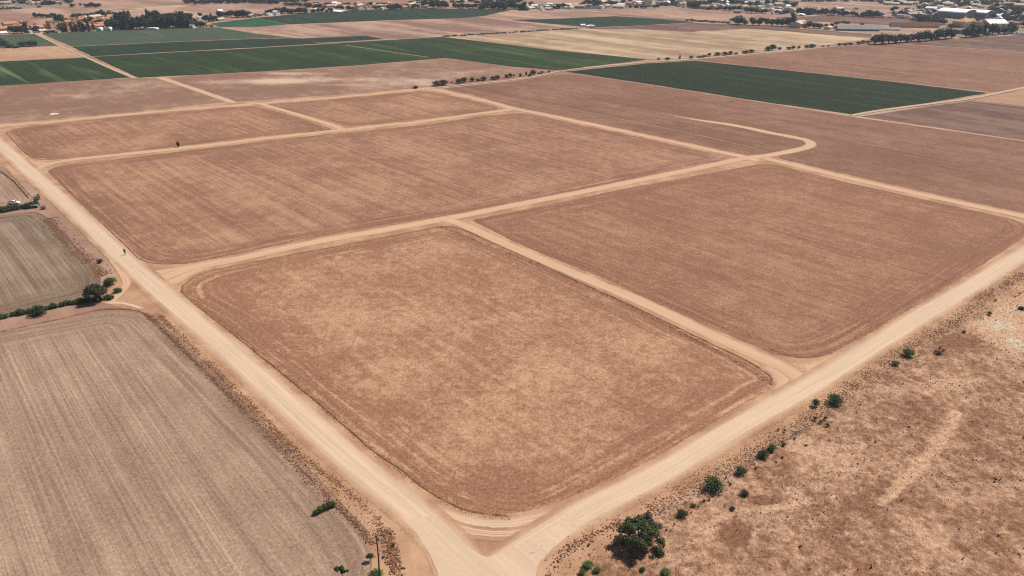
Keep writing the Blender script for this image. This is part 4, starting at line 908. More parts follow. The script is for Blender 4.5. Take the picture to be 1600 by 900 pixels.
def house_proto(style, wall, roof):
    """unit house 10 wide, 8 deep, 5 to the eaves + roof; returns the part meshes"""
    if (style, wall, roof) in HP: return HP[(style, wall, roof)]
    parts = []; w, d, h = 5.0, 4.0, {'flat': 6.0, 'barn': 3.0, 'tower': 7.0, 'low': 1.5}.get(style, 4.2)
    rise = {'flat': 0.0, 'barn': 2.2, 'tower': 1.6, 'low': 2.6}.get(style, 2.0)
    b = MB()
    V = [(-w, -d, 0), (w, -d, 0), (w, d, 0), (-w, d, 0), (-w, -d, h), (w, -d, h), (w, d, h), (-w, d, h)]
    Fc = [(0, 1, 5, 4), (1, 2, 6, 5), (2, 3, 7, 6), (3, 0, 4, 7)]
    if style in ('gable', 'barn', 'tower', 'low'):
        V += [(-w, 0, h + rise), (w, 0, h + rise)]; Fc[1] = (1, 2, 6, 9, 5); Fc[3] = (3, 0, 4, 8, 7)
    b.add(V, Fc)
    parts.append(('wall', b, WM[wall], None))
    r = MB(); ov = .5; t = .22
    if style == 'flat':
        r.box((0, 0, h + .1), (2 * w + .3, 2 * d + .3, .2)); r.box((0, -d, h + .45), (2 * w + .3, .25, .5)); r.box((0, d, h + .45), (2 * w + .3, .25, .5)); r.box((-w, 0, h + .45), (.25, 2 * d - .3, .5)); r.box((w, 0, h + .45), (.25, 2 * d - .3, .5))
    elif style == 'hip':
        e = h + .03; q = [(-w - ov, -d - ov, e), (w + ov, -d - ov, e), (w + ov, d + ov, e), (-w - ov, d + ov, e), (-w * .35, 0, e + rise), (w * .35, 0, e + rise)]
        r.add(q, [(0, 1, 5, 4), (1, 2, 5), (2, 3, 4, 5), (3, 0, 4), (3, 2, 1, 0)])
    elif style == 'pyramid':
        e = h + .03; r.add([(-w - ov, -d - ov, e), (w + ov, -d - ov, e), (w + ov, d + ov, e), (-w - ov, d + ov, e), (0, 0, e + 2.6)], [(0, 1, 4), (1, 2, 4), (2, 3, 4), (3, 0, 4), (3, 2, 1, 0)])
    else:
        sl_ = rise / d
        for s in (-1, 1):
            y0, z0 = s * (d + ov), h - sl_ * ov + .04; z1 = h + rise + .04
            q = [(-w - ov, y0, z0), (w + ov, y0, z0), (w + ov, 0, z1), (-w - ov, 0, z1)]; q += [(x, y, z + t) for x, y, z in q]
            r.add(q, [(0, 1, 2, 3), (7, 6, 5, 4), (0, 4, 5, 1), (1, 5, 6, 2), (3, 7, 4, 0)] if s > 0 else [(3, 2, 1, 0), (4, 5, 6, 7), (1, 5, 4, 0), (2, 6, 5, 1), (0, 4, 7, 3)])
    parts.append(('roof', r, RM[roof], None))
    if style in ('gable', 'hip'):
        c = MB(); c.box((w * .45, d * .3, h + rise * .9), (.7, .7, 1.6)); parts.append(('chimney', c, WM[wall], 'roof'))
    zs = () if h < 2 else (1.5,) if h < 4 else ((1.6, 4.6) if h > 5.5 else (1.7,))
    for zc in zs:
        for sx in (-.62, .62):
            for sy in (-1, 1):
                f = MB(); f.box((sx * w, sy * (d + .01), zc), (1.3, .12, 1.2)); parts.append(('window', f, GLASS, None))
        f = MB(); f.box((w + .01, 0, zc), (.12, 1.3, 1.2)); parts.append(('window', f, GLASS, None))
    f = MB(); f.box((0, -d - .01, 1.15), (1.2, .14, 2.2)) if style not in ('barn', 'low') else f.box((-w - .01, 0, 1.5), (.14, 3.0, 2.9)); parts.append(('door', f, DOORM, None))
    out = []
    for nm, mb, mt, par in parts:
        o = mb.build(nm, mt); out.append((nm, o.data, par)); COL.objects.unlink(o); bpy.data.objects.remove(o)
    HP[(style, wall, roof)] = (out, h + rise); return HP[(style, wall, roof)]
rh = random.Random(5)
def house(px, py, w, h, style, wall, roof, label, group=None, dw=.8, rz=None, name='house', cat='house'):
    parts, ph = house_proto(style, wall, roof); m = mpp(px, py)
    rz = rh.choice([R(56), R(-34), R(50), R(-40), R(60)]) + rh.uniform(-.1, .1) if rz is None else rz
    o = thing(name, label, cat, G(px, py), rz, group); made = {}
    big = 1.0 if name in ('warehouse', 'barn', 'glasshouse') or w > 25 else 1.22
    s = (w * m / 10 * big, w * m / 10 * dw * big, hgt(h, py) / ph * (1 + (big - 1) * .6))
    for nm, me, par in parts:
        c = bpy.data.objects.new(nm, me); link(c, made.get(par, o))
        if par is None: c.scale = s
        made.setdefault(nm, c)
    return o
def houses(items, place, anchor, group):
    """items: (px, py, w, h, style, wall, roof); label = what it looks like + where, ordered along the cluster"""
    from collections import defaultdict
    d = defaultdict(list)
    for t in items: d[t[4:7]].append(t)
    KN = {'gable': 'house', 'hip': 'house', 'flat': 'flat-roofed house', 'barn': 'long shed', 'tower': 'tall house', 'pyramid': 'pyramid-roofed house'}
    for key, ts in d.items():
        ts.sort(key=lambda t: t[0]); st, wl, rf = key
        look = ('%s-roofed ' % rf if st != 'flat' else '') + '%s %s' % (wl, 'hipped house' if st == 'hip' else KN[st])
        for i, t in enumerate(ts):
            lab = look + ' ' + place if len(ts) == 1 else '%s %s %s, from %s' % (ORD[i], look, place, anchor)
            house(*t, label=lab, group=group, name='shed' if st == 'barn' else 'house', cat='shed' if st == 'barn' else 'house')
houses([(9, 49.5, 13, 8, 'gable', 'pink', 'orange'), (3, 53.5, 11, 4, 'barn', 'white', 'white'), (36, 37, 6, 5, 'gable', 'red', 'orange'), (51, 44, 15, 7, 'gable', 'orange', 'orange'), (66, 45, 17, 7, 'gable', 'tan', 'orange'),
        (83, 44.5, 14, 10, 'flat', 'tan', 'beige'), (108, 49, 11, 12, 'gable', 'orange', 'orange'), (67, 50, 9, 4, 'barn', 'white', 'cream'), (48, 52, 5, 4, 'flat', 'white', 'white'), (91, 51, 8, 4, 'gable', 'cream', 'pink'), (26, 43, 9, 5, 'gable', 'orange', 'orange')],
       'near the farm track end', 'the frame edge', 'houses near the farm track end')
houses([(118, 33, 10, 5, 'gable', 'pink', 'orange'), (129, 33, 10, 5, 'gable', 'orange', 'orange'), (142, 33, 12, 6, 'gable', 'orange', 'orange'), (152, 36, 12, 6, 'gable', 'orange', 'orange'), (164, 32, 11, 5, 'gable', 'orange', 'orange'), (177, 29, 14, 6, 'gable', 'cream', 'pink'),
        (150, 43, 9, 7, 'gable', 'cream', 'orange'), (159, 42, 9, 7, 'gable', 'tan', 'orange'), (168, 41, 9, 8, 'flat', 'cream', 'beige'), (172, 34, 9, 5, 'hip', 'cream', 'orange')],
       'in the orange-roofed terrace by the wood', 'the cypress line', 'houses of the orange-roofed terrace')
houses([(301, 44, 7, 6, 'gable', 'white', 'pink'), (320, 39, 7, 5, 'gable', 'cream', 'cream'), (326, 41, 6, 4, 'gable', 'tan', 'pink'), (284, 27.5, 9, 4, 'barn', 'cream', 'cream'), (313, 30.5, 7, 4, 'flat', 'white', 'white'), (344, 21, 7, 6, 'gable', 'white', 'white'), (350, 25, 8, 7, 'gable', 'cream', 'orange'),
        (345, 32, 9, 4, 'barn', 'tan', 'cream'), (393, 27, 12, 5, 'gable', 'pink', 'cream'), (408, 24, 16, 5, 'barn', 'pink', 'pink'), (421, 24.5, 8, 3.5, 'flat', 'white', 'white'), (432, 23.5, 8, 6.5, 'tower', 'white', 'white')],
       'by the bright green crop', 'the long wood', 'houses by the bright green crop')
houses([(481, 20, 6, 5, 'gable', 'cream', 'orange'), (492, 18.5, 14, 5, 'gable', 'tan', 'cream'), (497, 11, 11, 4.5, 'flat', 'cream', 'cream'), (512, 11.5, 14, 4, 'gable', 'pink', 'pink'), (522, 11, 14, 4, 'barn', 'cream', 'cream'), (531, 18.5, 22, 2.5, 'barn', 'white', 'white'), (539, 14, 6, 5, 'gable', 'cream', 'orange'),
        (548, 14, 7, 5, 'gable', 'red', 'orange'), (562, 16, 9, 9, 'tower', 'cream', 'cream'), (575, 14.5, 7, 5, 'gable', 'white', 'orange'), (588, 11, 9, 4, 'gable', 'pink', 'pink'), (603, 11.5, 9, 4.5, 'gable', 'tan', 'pink'), (541, 7, 9, 4, 'gable', 'pink', 'pink'), (560, 7, 9, 4, 'gable', 'tan', 'orange'),
        (598, 15.5, 6, 3.5, 'flat', 'white', 'white'), (632, 14.5, 7, 5, 'gable', 'pink', 'orange'), (641, 12.5, 6, 7, 'tower', 'cream', 'cream'), (655, 10, 7, 3.5, 'flat', 'white', 'white'), (666, 11, 6, 3, 'gable', 'cream', 'pink'), (718, 11, 5, 5, 'gable', 'pink', 'pink'), (766, 13.2, 4, 2.5, 'flat', 'white', 'white')],
       'in the hamlet beyond the green crop', 'the long wood', 'houses beyond the green crop')
houses([(825, 14.5, 17, 4, 'barn', 'cream', 'cream'), (845, 14.5, 8, 4, 'gable', 'white', 'pink'), (848, 16.5, 6, 2, 'flat', 'white', 'white'), (858, 15.5, 10, 4, 'barn', 'tan', 'cream'), (892, 14, 9, 4, 'gable', 'cream', 'cream'), (905, 11.5, 18, 4, 'barn', 'pink', 'pink'), (885, 14, 6, 3, 'flat', 'white', 'white'),
        (940, 13.5, 8, 4, 'flat', 'white', 'white'), (946, 12, 16, 5, 'gable', 'tan', 'pink'), (940, 3, 10, 3, 'gable', 'cream', 'cream'), (968, 12.5, 15, 5, 'barn', 'cream', 'cream'), (983, 8, 10, 5, 'gable', 'pink', 'pink'), (992, 9.5, 8, 4, 'gable', 'white', 'pink'), (998, 12, 7, 7, 'tower', 'pink', 'pink'), (978, 4, 9, 4, 'gable', 'pink', 'pink'),
        (1015, 10, 15, 9, 'flat', 'cream', 'cream'), (1037, 5.5, 17, 3, 'barn', 'white', 'white'), (1063, 10, 9, 6, 'gable', 'cream', 'orange'), (1069, 12, 5, 8, 'tower', 'cream', 'cream'), (1078, 3.5, 14, 4, 'flat', 'cream', 'cream'), (1056, 3.5, 9, 3, 'gable', 'pink', 'pink')],
       'on the town edge past the wood', 'the wood', 'houses on the town edge')
houses([(1102, 14, 12, 6, 'gable', 'pink', 'pink'), (1114, 14, 12, 6, 'gable', 'cream', 'pink'), (1127, 13.5, 12, 6, 'gable', 'pink', 'pink'), (1135, 6, 7, 4.5, 'gable', 'white', 'white'), (1153, 20.5, 9, 5, 'gable', 'pink', 'pink'), (1161, 14, 13, 6, 'gable', 'cream', 'pink'), (1165, 5, 9, 4, 'flat', 'white', 'white'), (1185, 15, 9, 6, 'gable', 'cream', 'pink'),
        (1190, 19.5, 8, 6, 'gable', 'tan', 'cream'), (1151, 3, 9, 3, 'flat', 'white', 'white'), (1180, 6, 8, 4, 'gable', 'white', 'pink'), (1202, 11, 10, 5, 'gable', 'white', 'pink'), (1210, 5.5, 10, 4, 'gable', 'pink', 'pink'), (1229, 11, 11, 3.5, 'barn', 'white', 'white'), (1233, 16.5, 12, 5, 'gable', 'tan', 'pink'), (1207, 22, 5, 4, 'flat', 'white', 'white'),
        (1221, 22, 5, 4, 'flat', 'white', 'white'), (1216, 15, 10, 4, 'gable', 'pink', 'pink'), (1195, 5, 9, 4, 'gable', 'white', 'white')],
       'around the pink-roofed terrace', 'the cream town', 'houses around the pink-roofed terrace')
houses([(1247, 42, 22, 9, 'gable', 'cream', 'cream'), (1255, 42.5, 10, 8, 'gable', 'tan', 'orange'), (1294, 45.5, 12, 4.5, 'gable', 'cream', 'cream'), (1309, 45, 9, 6, 'gable', 'pink', 'pink'), (1252, 24, 13, 2.5, 'barn', 'white', 'white'), (1268, 22.5, 5, 5, 'tower', 'white', 'white'), (1300, 22.5, 8, 7.5, 'tower', 'white', 'pink'), (1301, 24.5, 11, 2.5, 'flat', 'white', 'white'),
        (1327, 22.5, 4, 5, 'tower', 'white', 'white'), (1343, 25.5, 10, 4, 'gable', 'cream', 'cream'), (1380, 27.5, 7, 3, 'flat', 'white', 'white'), (1391, 28, 6, 3, 'gable', 'cream', 'pink'), (1399, 25, 10, 5, 'gable', 'pink', 'pink'), (1378, 22, 9, 3, 'gable', 'tan', 'pink')],
       'between golden field and town', 'the tall dark tree', 'houses between golden field and town')
houses([(1412, 18, 9, 3.5, 'gable', 'white', 'pink'), (1418, 21, 14, 6, 'gable', 'pink', 'pink'), (1430, 19, 7, 4, 'gable', 'white', 'white'), (1404, 23, 9, 3, 'barn', 'cream', 'white'), (1426, 31, 9, 4, 'gable', 'tan', 'cream'), (1452, 21, 9, 4, 'gable', 'white', 'cream'), (1464, 25.5, 10, 3.5, 'barn', 'pink', 'white'), (1475, 27, 7, 5.5, 'gable', 'white', 'white'),
        (1453, 31.5, 4, 3, 'flat', 'white', 'white'), (1497, 52, 14, 5, 'flat', 'pink', 'pink'), (1562, 20, 15, 6, 'pyramid', 'white', 'white'), (1553, 27, 14, 5, 'gable', 'white', 'white'), (1573, 22, 9, 4, 'gable', 'cream', 'white'), (1580, 38, 13, 5, 'gable', 'orange', 'orange'), (1566, 37, 12, 6, 'gable', 'cream', 'orange'), (1571, 41, 11, 4, 'barn', 'white', 'white'),
        (1545, 6, 9, 4, 'gable', 'white', 'white'), (1552, 3.5, 10, 4, 'gable', 'pink', 'pink'), (1580, 9, 10, 5, 'gable', 'tan', 'pink'), (1592, 5, 10, 4, 'gable', 'pink', 'pink'), (1525, 10, 10, 4, 'gable', 'tan', 'cream'), (1513, 14, 9, 3.5, 'gable', 'cream', 'white'), (1533, 12.5, 8, 3, 'flat', 'white', 'white'), (1560, 14, 10, 4, 'gable', 'tan', 'orange'), (1597, 34, 15, 4, 'barn', 'white', 'white')],
       'around the white warehouses', 'the red-roofed barns', 'houses around the white warehouses')
houses([(48, 6.5, 10, 5, 'gable', 'white', 'orange'), (54, 7, 7, 4, 'gable', 'cream', 'cream'), (58, 3, 8, 4, 'gable', 'pink', 'pink'), (42, 3, 9, 4, 'gable', 'tan', 'pink'), (88, 3, 8, 4, 'gable', 'white', 'white'), (32, 3, 8, 4, 'gable', 'cream', 'pink'), (70, 3, 8, 4, 'gable', 'pink', 'pink'), (12, 7, 9, 4, 'gable', 'tan', 'pink'), (17, 12, 9, 3, 'gable', 'cream', 'pink'), (8, 11, 8, 3, 'gable', 'white', 'pink')],
       'in the distant village beyond pink fallow', 'the frame edge', 'houses of the distant village')

# the crowded far settlements
PAL = [('gable', 'cream', 'cream'), ('gable', 'white', 'pink'), ('gable', 'cream', 'orange'), ('flat', 'white', 'white'), ('gable', 'pink', 'pink'), ('gable', 'tan', 'orange'), ('flat', 'cream', 'cream'), ('gable', 'white', 'white'), ('barn', 'white', 'white'), ('tower', 'cream', 'cream'), ('gable', 'orange', 'orange'), ('gable', 'white', 'cream')]
def settle(n, x0, x1, y0, y1, w, h, seed, pal, place, anchor, group):
    r = random.Random(seed); it = []
    for i in range(n):
        px, py = x0 + (x1 - x0) * (i + r.uniform(.1, .9)) / n, r.uniform(y0, y1)
        it.append((px, py, w * r.uniform(.75, 1.35), h * r.uniform(.8, 1.25)) + PAL[pal[(i * 7 + r.randrange(2)) % len(pal)]])
    houses(it, place, anchor, group)
ALL = list(range(12))
settle(34, 932, 1240, 2, 11, 9.5, 4.6, 101, [0, 1, 3, 4, 6, 7, 9, 11, 0, 7], 'in the far rows of the town', 'the wood', 'houses in the far rows of the town')
settle(24, 1385, 1605, 1, 12, 10, 4.6, 102, [0, 1, 4, 7, 5, 11, 6], 'on the slope beyond the warehouses', 'the fallow strip', 'houses beyond the warehouses')
settle(16, 1400, 1475, 14, 30, 9, 4.6, 103, [0, 1, 7, 3, 4], 'in the yard quarter before the warehouses', 'the glasshouse', 'houses in the yard quarter')
settle(14, 1545, 1605, 14, 44, 11, 5.2, 104, [1, 7, 0, 2, 8], 'behind the trees at the frame edge', 'the warehouses', 'houses behind the edge trees')
settle(20, 478, 668, 7, 15, 8, 4.4, 105, [0, 2, 1, 4, 10, 7], 'in the second row of the crop hamlet', 'the wood', 'second row of the crop hamlet')
settle(16, 2, 108, 1, 8, 9, 4.2, 106, [0, 4, 1, 7, 2], 'in the farthest village row', 'the frame edge', 'farthest village row')
settle(18, 110, 186, 28, 45, 10, 6, 107, [2, 10, 5, 0, 10], 'among the hamlet lanes by the wood', 'the farm track', 'houses among the hamlet lanes')
settle(10, 2, 64, 40, 49, 11, 6, 108, [10, 2, 5, 4], 'behind the square grove', 'the frame edge', 'houses behind the square grove')
settle(12, 820, 925, 8, 13.5, 9, 3.6, 109, [8, 0, 4, 6], 'among the sheds past the wood', 'the wood', 'houses among the sheds')
settle(12, 1195, 1345, 14, 23, 7, 4.4, 110, [7, 0, 1, 3], 'behind the tree screen', 'the town', 'houses behind the tree screen')
row(band(1385, 4, 1605, 8, 26, 9, 6, 4.0, 201), RND + TAL, 'dark tree', 'between the houses beyond the warehouses', '', 'trees beyond the warehouses slope', shared=True)
row(band(1395, 22, 1475, 26, 16, 8, 7, 5.0, 202), RND, 'dark tree', 'among the yard quarter houses', '', 'trees among the yard quarter', shared=True)
row(band(1540, 22, 1604, 38, 16, 10, 9, 5.0, 203), RND, 'dark tree', 'between houses at the far frame edge', '', 'trees at the far frame edge', shared=True)
row(band(930, 6, 1240, 6, 30, 8, 5.5, 3.5, 204), RND, 'dark tree', 'in the far rows of the town', '', 'trees in the far rows of the town', shared=True)
row(band(478, 10, 670, 11, 20, 7, 5, 3.0, 205), RND, 'dark tree', 'in the second row of the crop hamlet', '', 'trees in the second hamlet row', shared=True)
row(band(0, 3, 110, 4, 18, 8, 5.5, 2.5, 206), RND, 'dark tree', 'in the farthest village row', '', 'trees in the farthest village', shared=True)
row(band(110, 36, 172, 36, 14, 6, 8, 5.0, 207), RND + CYP, 'dark tree', 'among the hamlet lanes by the wood', '', 'trees among the hamlet lanes', shared=True)
row(band(288, 3, 480, 3, 22, 9, 5, 2.0, 208), RND, 'dark tree', 'in the farthest belt beyond the fallow', '', 'trees in the farthest belt', shared=True)
row(band(1250, 3, 1390, 2, 14, 8, 4, 1.0, 209), RND, 'dark tree', 'bordering the fallow beyond the screen', '', 'trees bordering the far fallow', shared=True)
row(band(640, 5, 820, 4, 18, 8, 5, 2.0, 210), RND, 'dark tree', 'of the woodland beyond the teal crop', '', 'woodland beyond the teal crop', shared=True)
house(1531, 41, 20, 8, 'gable', 'cream', 'orange', 'smaller orange-roofed wing beside the villa, behind the dark trees', rz=R(48))
house(1504, 41.5, 34, 14, 'hip', 'cream', 'orange', 'big cream villa with broad orange roof beside the white-roofed shed', rz=R(38), dw=.7)
# long sheds of their own
house(1551, 42, 30, 12, 'barn', 'cream', 'white', 'white-roofed cream shed between the orange villa and the pyramid-roofed house', rz=R(8), dw=.9, name='shed', cat='shed')
house(1407, 43, 30, 8, 'low', 'cream', 'red', 'red-roofed poultry barn nearer to the glasshouse', rz=R(-8), dw=.4, name='barn', cat='barn')
house(1443, 43, 40, 8.5, 'low', 'cream', 'red', 'longer red-roofed poultry barn touching the dark yard trees', rz=R(-8), dw=.35, name='barn', cat='barn')
house(1340, 47.5, 60, 8.5, 'low', 'grey', 'grey', 'long grey glasshouse with a pale ridge behind the golden field', rz=R(-6), dw=.28, name='glasshouse', cat='glasshouse')
house(1386, 47, 34, 5, 'low', 'grey', 'grey', 'low grey shed at the end of the long glasshouse', rz=R(-6), dw=.35, name='shed', cat='shed')

# arched steel warehouses and tunnels
def arched(name, label, cat, px, py, w, d, h, arch, rz, wall, roof, n=10):
    o = thing(name, label, cat, G(px, py), rz)
    pf = [(w / 2 * math.cos(math.pi * (1 - i / n)), h + arch * math.sin(math.pi * i / n)) for i in range(n + 1)]
    b = MB()
    for y in (-d / 2, d / 2):
        ring = [(-w / 2, y, 0), (w / 2, y, 0)] + [(x, y, z) for x, z in reversed(pf)]
        b.add(ring, [tuple(range(len(ring)))] if y < 0 else [tuple(range(len(ring) - 1, -1, -1))])
    for s in (-1, 1): b.add([(s * w / 2, -d / 2, 0), (s * w / 2, d / 2, 0), (s * w / 2, d / 2, h), (s * w / 2, -d / 2, h)], [(0, 1, 2, 3)])
    b.build('wall', wall, o)
    r = MB(); V = []
    for off in (.05, .3):
        for x, z in pf:
            for y in (-d / 2 - .3, d / 2 + .3): V.append((x * (1 + off / w * 2), y, z + off))
    m = len(pf) * 2; Fc = []
    for i in range(n):
        a = 2 * i; Fc += [(m + a, m + a + 1, m + a + 3, m + a + 2), (a, a + 2, a + 3, a + 1), (a, m + a, m + a + 2, a + 2), (a + 1, a + 3, m + a + 3, m + a + 1)]
    r.add(V, Fc); r.build('roof', roof, o)
    g = MB(); g.box((0, -d / 2 - .02, h * .4), (w * .3, .1, h * .8)); g.build('door', DOORM, o)
    return o
STEEL = plain_mat('pale_steel', A(250, 250, 255, 1.6), .06, .3, .45, .4)
GREYW = plain_mat('grey_cladding', A(150, 152, 152), .1, .3)
PLAST = plain_mat('white_film', A(250, 250, 250, 1.4), .05, .5, .5, .3)
m5 = mpp(1500, 30)
arched('warehouse', 'larger white arch-roofed warehouse with a broad grey gable', 'warehouse', 1493, 27, 40 * m5, 42 * m5, hgt(9, 27), hgt(4.5, 27), R(38), GREYW, STEEL)
arched('warehouse', 'smaller white arch-roofed warehouse beside the larger one', 'warehouse', 1530, 27, 26 * m5, 28 * m5, hgt(7.5, 27), hgt(4, 27), R(38), GREYW, STEEL)
m6 = mpp(160, 47)
arched('polytunnel', 'white rounded polytunnel nearer the cypresses', 'polytunnel', 157.5, 47.8, 9.5 * m6, 10 * m6, .8, hgt(3.0, 47), R(-4), PLAST, PLAST)
arched('polytunnel', 'white rounded polytunnel nearer the long wood', 'polytunnel', 172, 47.4, 9 * m6, 10 * m6, .9, hgt(3.6, 47), R(-4), PLAST, PLAST)
arched('polytunnel', 'long low white polytunnel at the foot of the long wood', 'polytunnel', 238, 46, 18 * mpp(238, 46), 4.5, .5, .9, R(3), PLAST, PLAST)
arched('polytunnel', 'white polytunnel at the edge of the dark crop triangle', 'polytunnel', 923, 43, 13 * mpp(923, 43), 5, .8, 1.1, R(3), PLAST, PLAST)
house(910.5, 41.8, 6, 4, 'gable', 'white', 'white', 'small white hut beside the white polytunnel and crop triangle', rz=.2, name='hut', cat='hut')
house(184, 46.6, 6, 2.6, 'barn', 'white', 'white', 'tiny white shed between the polytunnel and the wood', rz=.1, name='shed', cat='shed')
# pale round silos at the barns' tree row
for i, (px, py) in enumerate([(1455, 62.2), (1461.5, 61.8)]):
    o = thing('silo', ['pale domed silo in the tree row gap, nearer the roadside bushes', 'pale domed silo in the tree row gap, nearer the villa'][i], 'silo', G(px, py))
    m = mpp(px, py); b = MB(); b.tube([(0, 0, 0), (0, 0, 2.2)], 1.9 * m, 14); b.build('wall', WM['pink'], o)
    b = MB(); b.tube([(0, 0, 2.2), (0, 0, 2.9), (0, 0, 3.3), (0, 0, 3.5)], [1.9 * m + .05, 1.5 * m, .8 * m, .1], 14); b.build('roof', RM['cream'], o)
    b = MB(); b.box((0, -1.9 * m, .9), (.8, .16, 1.7)); b.build('door', DOORM, o)

# the 300 trees that show largest stand as objects, the remaining distant ones are one mass
FAR.sort(key=lambda t: -t[0])
for t in FAR[:296]: place_tree(t[1], G(t[2], t[3]), t[4] * mpp(t[2], t[3]), hgt(t[5], t[3]), t[6], 'tree', t[7], rnd=rw_)
rs = np.random.RandomState(8); allv = []
for t in FAR[296:]:
    nm, cm, tm, pw, ph = PROTO[t[1]]; co = np.empty(len(cm.vertices) * 3, np.float32); cm.vertices.foreach_get('co', co); q = co.reshape(-1, 4, 3)
    q = q[rs.choice(len(q), min(len(q), 260), False)]; ce = q.mean(1, keepdims=True); q = ce + (q - ce) * 1.8
    g = G(t[2], t[3]); sx, sz = t[4] * mpp(t[2], t[3]) / pw, hgt(t[5], t[3]) / ph; a = rs.uniform(0, 6.28)
    x, y = q[..., 0] * sx, q[..., 1] * sx
    allv.append(np.stack([g.x + x * math.cos(a) - y * math.sin(a), g.y + x * math.sin(a) + y * math.cos(a), q[..., 2] * sz], -1).reshape(-1, 3))
allv = np.concatenate(allv); me = bpy.data.meshes.new('distant_trees'); me.from_pydata(allv.tolist(), [], np.arange(len(allv)).reshape(-1, 4).tolist()); me.materials.append(M['leaf_far'])
tag(link(bpy.data.objects.new('distant_trees', me)), kind='stuff')

# ------------------------------------------------------------------ poles, vehicles, person, small things
WOOD = plain_mat('weathered_wood', (.055, .042, .032, 1), .3, 3, .9)
STEELG = plain_mat('grey_steel', A(170, 168, 165), .1, 1, .5, .4)
def utility_pole(label, px, py, h, r, lean, box=True, mat=WOOD):
    o = thing('utility_pole', label, 'pole', G(px, py))
    b = MB(); b.tube([(0, 0, -.3), (lean[0] * .5 + .08, lean[1] * .5, h * .5), (lean[0], lean[1], h)], [r, r * .85, r * .65], 10); b.build('pole', mat, o)
    if box:
        b = MB(); b.box((lean[0] + .22, lean[1], h - .55), (.34, .3, .6)); b.build('junction_box', STEELG, o)
        for k in range(2):
            b = MB(); b.tube([(lean[0] + .1 + .2 * k, lean[1], h - .2), (lean[0] + .1 + .2 * k, lean[1], h + .05)], [.05, .03], 8); b.build('insulator', STEELG, o)
    return o
pb = G(593, 906)
utility_pole('thin dark wooden utility pole rising from the bright green bush', 593, 906, 8.2, .12, (.25, .1))
utility_pole('tall pale slender mast by the parked cars beyond the brown field', 1588, 52.5, hgt(29, 52), .35, (0, 0), False, STEELG)

# vehicles
PAINT = plain_mat('white_paint', (.78, .78, .78, 1), .03, 1, .3, .5); TYRE = plain_mat('tyre_rubber', (.02, .02, .02, 1), .1, 5); LAMP = plain_mat('lamp_lens', (.6, .55, .5, 1), .05, 4, .2, .5)
def vehicle(label, cat, name, pickup):
    o = thing(name, label, cat)
    b = MB(); L, Wd = (4.6, 1.8) if pickup else (4.2, 1.75)
    hx = L / 2; w = Wd / 2
    prof = [(-hx, .35), (-hx, .95), (-.2, 1.0), (hx - 1.15, 1.0), (hx - .1, .82), (hx, .6), (hx, .35)]
    for s in (-1,):
        V = [(x, -w, z) for x, z in prof] + [(x, w, z) for x, z in prof]; n = len(prof)
        b.add(V, [tuple(range(n)), tuple(range(2 * n - 1, n - 1, -1))] + [(i, n + i, n + (i + 1) % n, (i + 1) % n) for i in range(n)])
    b.build('body', PAINT, o)
    x0, x1 = (-.55, 1.05) if pickup else (-1.9, 1.0)
    c = MB(); q = [(x0, -w * .94, 1.0), (x1, -w * .94, 1.0), (x1 - .5, -w * .78, 1.58), (x0 + .2, -w * .78, 1.58)]; q += [(x, -y, z) for x, y, z in q]
    c.add(q, [(0, 1, 2, 3), (7, 6, 5, 4), (1, 5, 6, 2), (3, 2, 6, 7), (0, 3, 7, 4)]); c.build('cab', PAINT, o)
    for s in (-1, 1):
        f = MB(); f.add([(x0 + .2, s * (w * .93 + .01), 1.06), (x1 - .16, s * (w * .93 + .01), 1.06), (x1 - .54, s * (w * .80 + .012), 1.5), (x0 + .3, s * (w * .80 + .012), 1.5)], [(0, 1, 2, 3)] if s < 0 else [(3, 2, 1, 0)]); f.build('window', GLASS, o)
    f = MB(); f.add([(x1 + .01, -w * .8, 1.05), (x1 + .01, w * .8, 1.05), (x1 - .47, w * .7, 1.54), (x1 - .47, -w * .7, 1.54)], [(0, 1, 2, 3)]); f.build('windscreen', GLASS, o)
    if pickup:
        f = MB(); f.box((-1.45, 0, 1.0), (1.55, 1.5, .06)); f.build('load_bed', TYRE, o)
    for sx in (-1.35, 1.35):
        for s in (-1, 1):
            f = MB(); f.tube([(sx, s * (w - .2), .34), (sx, s * (w + .02), .34)], .34, 14); wh = f.build('wheel', TYRE, o)
            f = MB(); f.tube([(sx, s * (w + .015), .34), (sx, s * (w + .035), .34)], .19, 10); f.build('rim', STEELG, wh)
    for s in (-1, 1):
        f = MB(); f.box((hx - .02, s * w * .7, .7), (.08, .3, .16)); f.build('headlight', LAMP, o)
    return o
v = vehicle('small white pickup parked on the tan field beside the reed hedge', 'pickup', 'pickup_truck', True); v.location = G(22.5, 318.5, .06); v.rotation_euler.z = R(8); v.scale = (.74, .74, .74)
car = None
for i, (px, py) in enumerate([(1585, 54), (1588.5, 52.6), (1592, 54.2), (1596, 53), (1599, 54.6), (1581, 51.5)]):
    o = vehicle('', 'car', 'parked_car', False) if car is None else copy_tree(car); car = car or o
    o.location = G(px, py); o.rotation_euler.z = R([20, 100, -30, 60, 15, 80][i])
    tag(o, '%s white car parked by the pale mast, counting from the tree row' % ORD[[1, 2, 3, 4, 5, 0][i]], 'car', 'white cars parked by the pale mast')

# concrete culvert head
CONC = plain_mat('concrete', A(176, 172, 160), .15, 2)
o = thing('culvert', 'pale concrete culvert box at the end of the reed hedge', 'culvert', G(55, 324.5), R(20))
b = MB(); b.box((0, .35, .45), (1.9, .2, .9)); b.box((-.86, -.25, .4), (.18, .98, .8)); b.box((.86, -.25, .4), (.18, .98, .8)); b.box((0, -.25, .87), (1.9, .98, .14)); b.build('wall', CONC, o)
b = MB(); b.tube([(0, -.7, .38), (0, .24, .38)], .34, 14); b.build('pipe', WOOD, o)
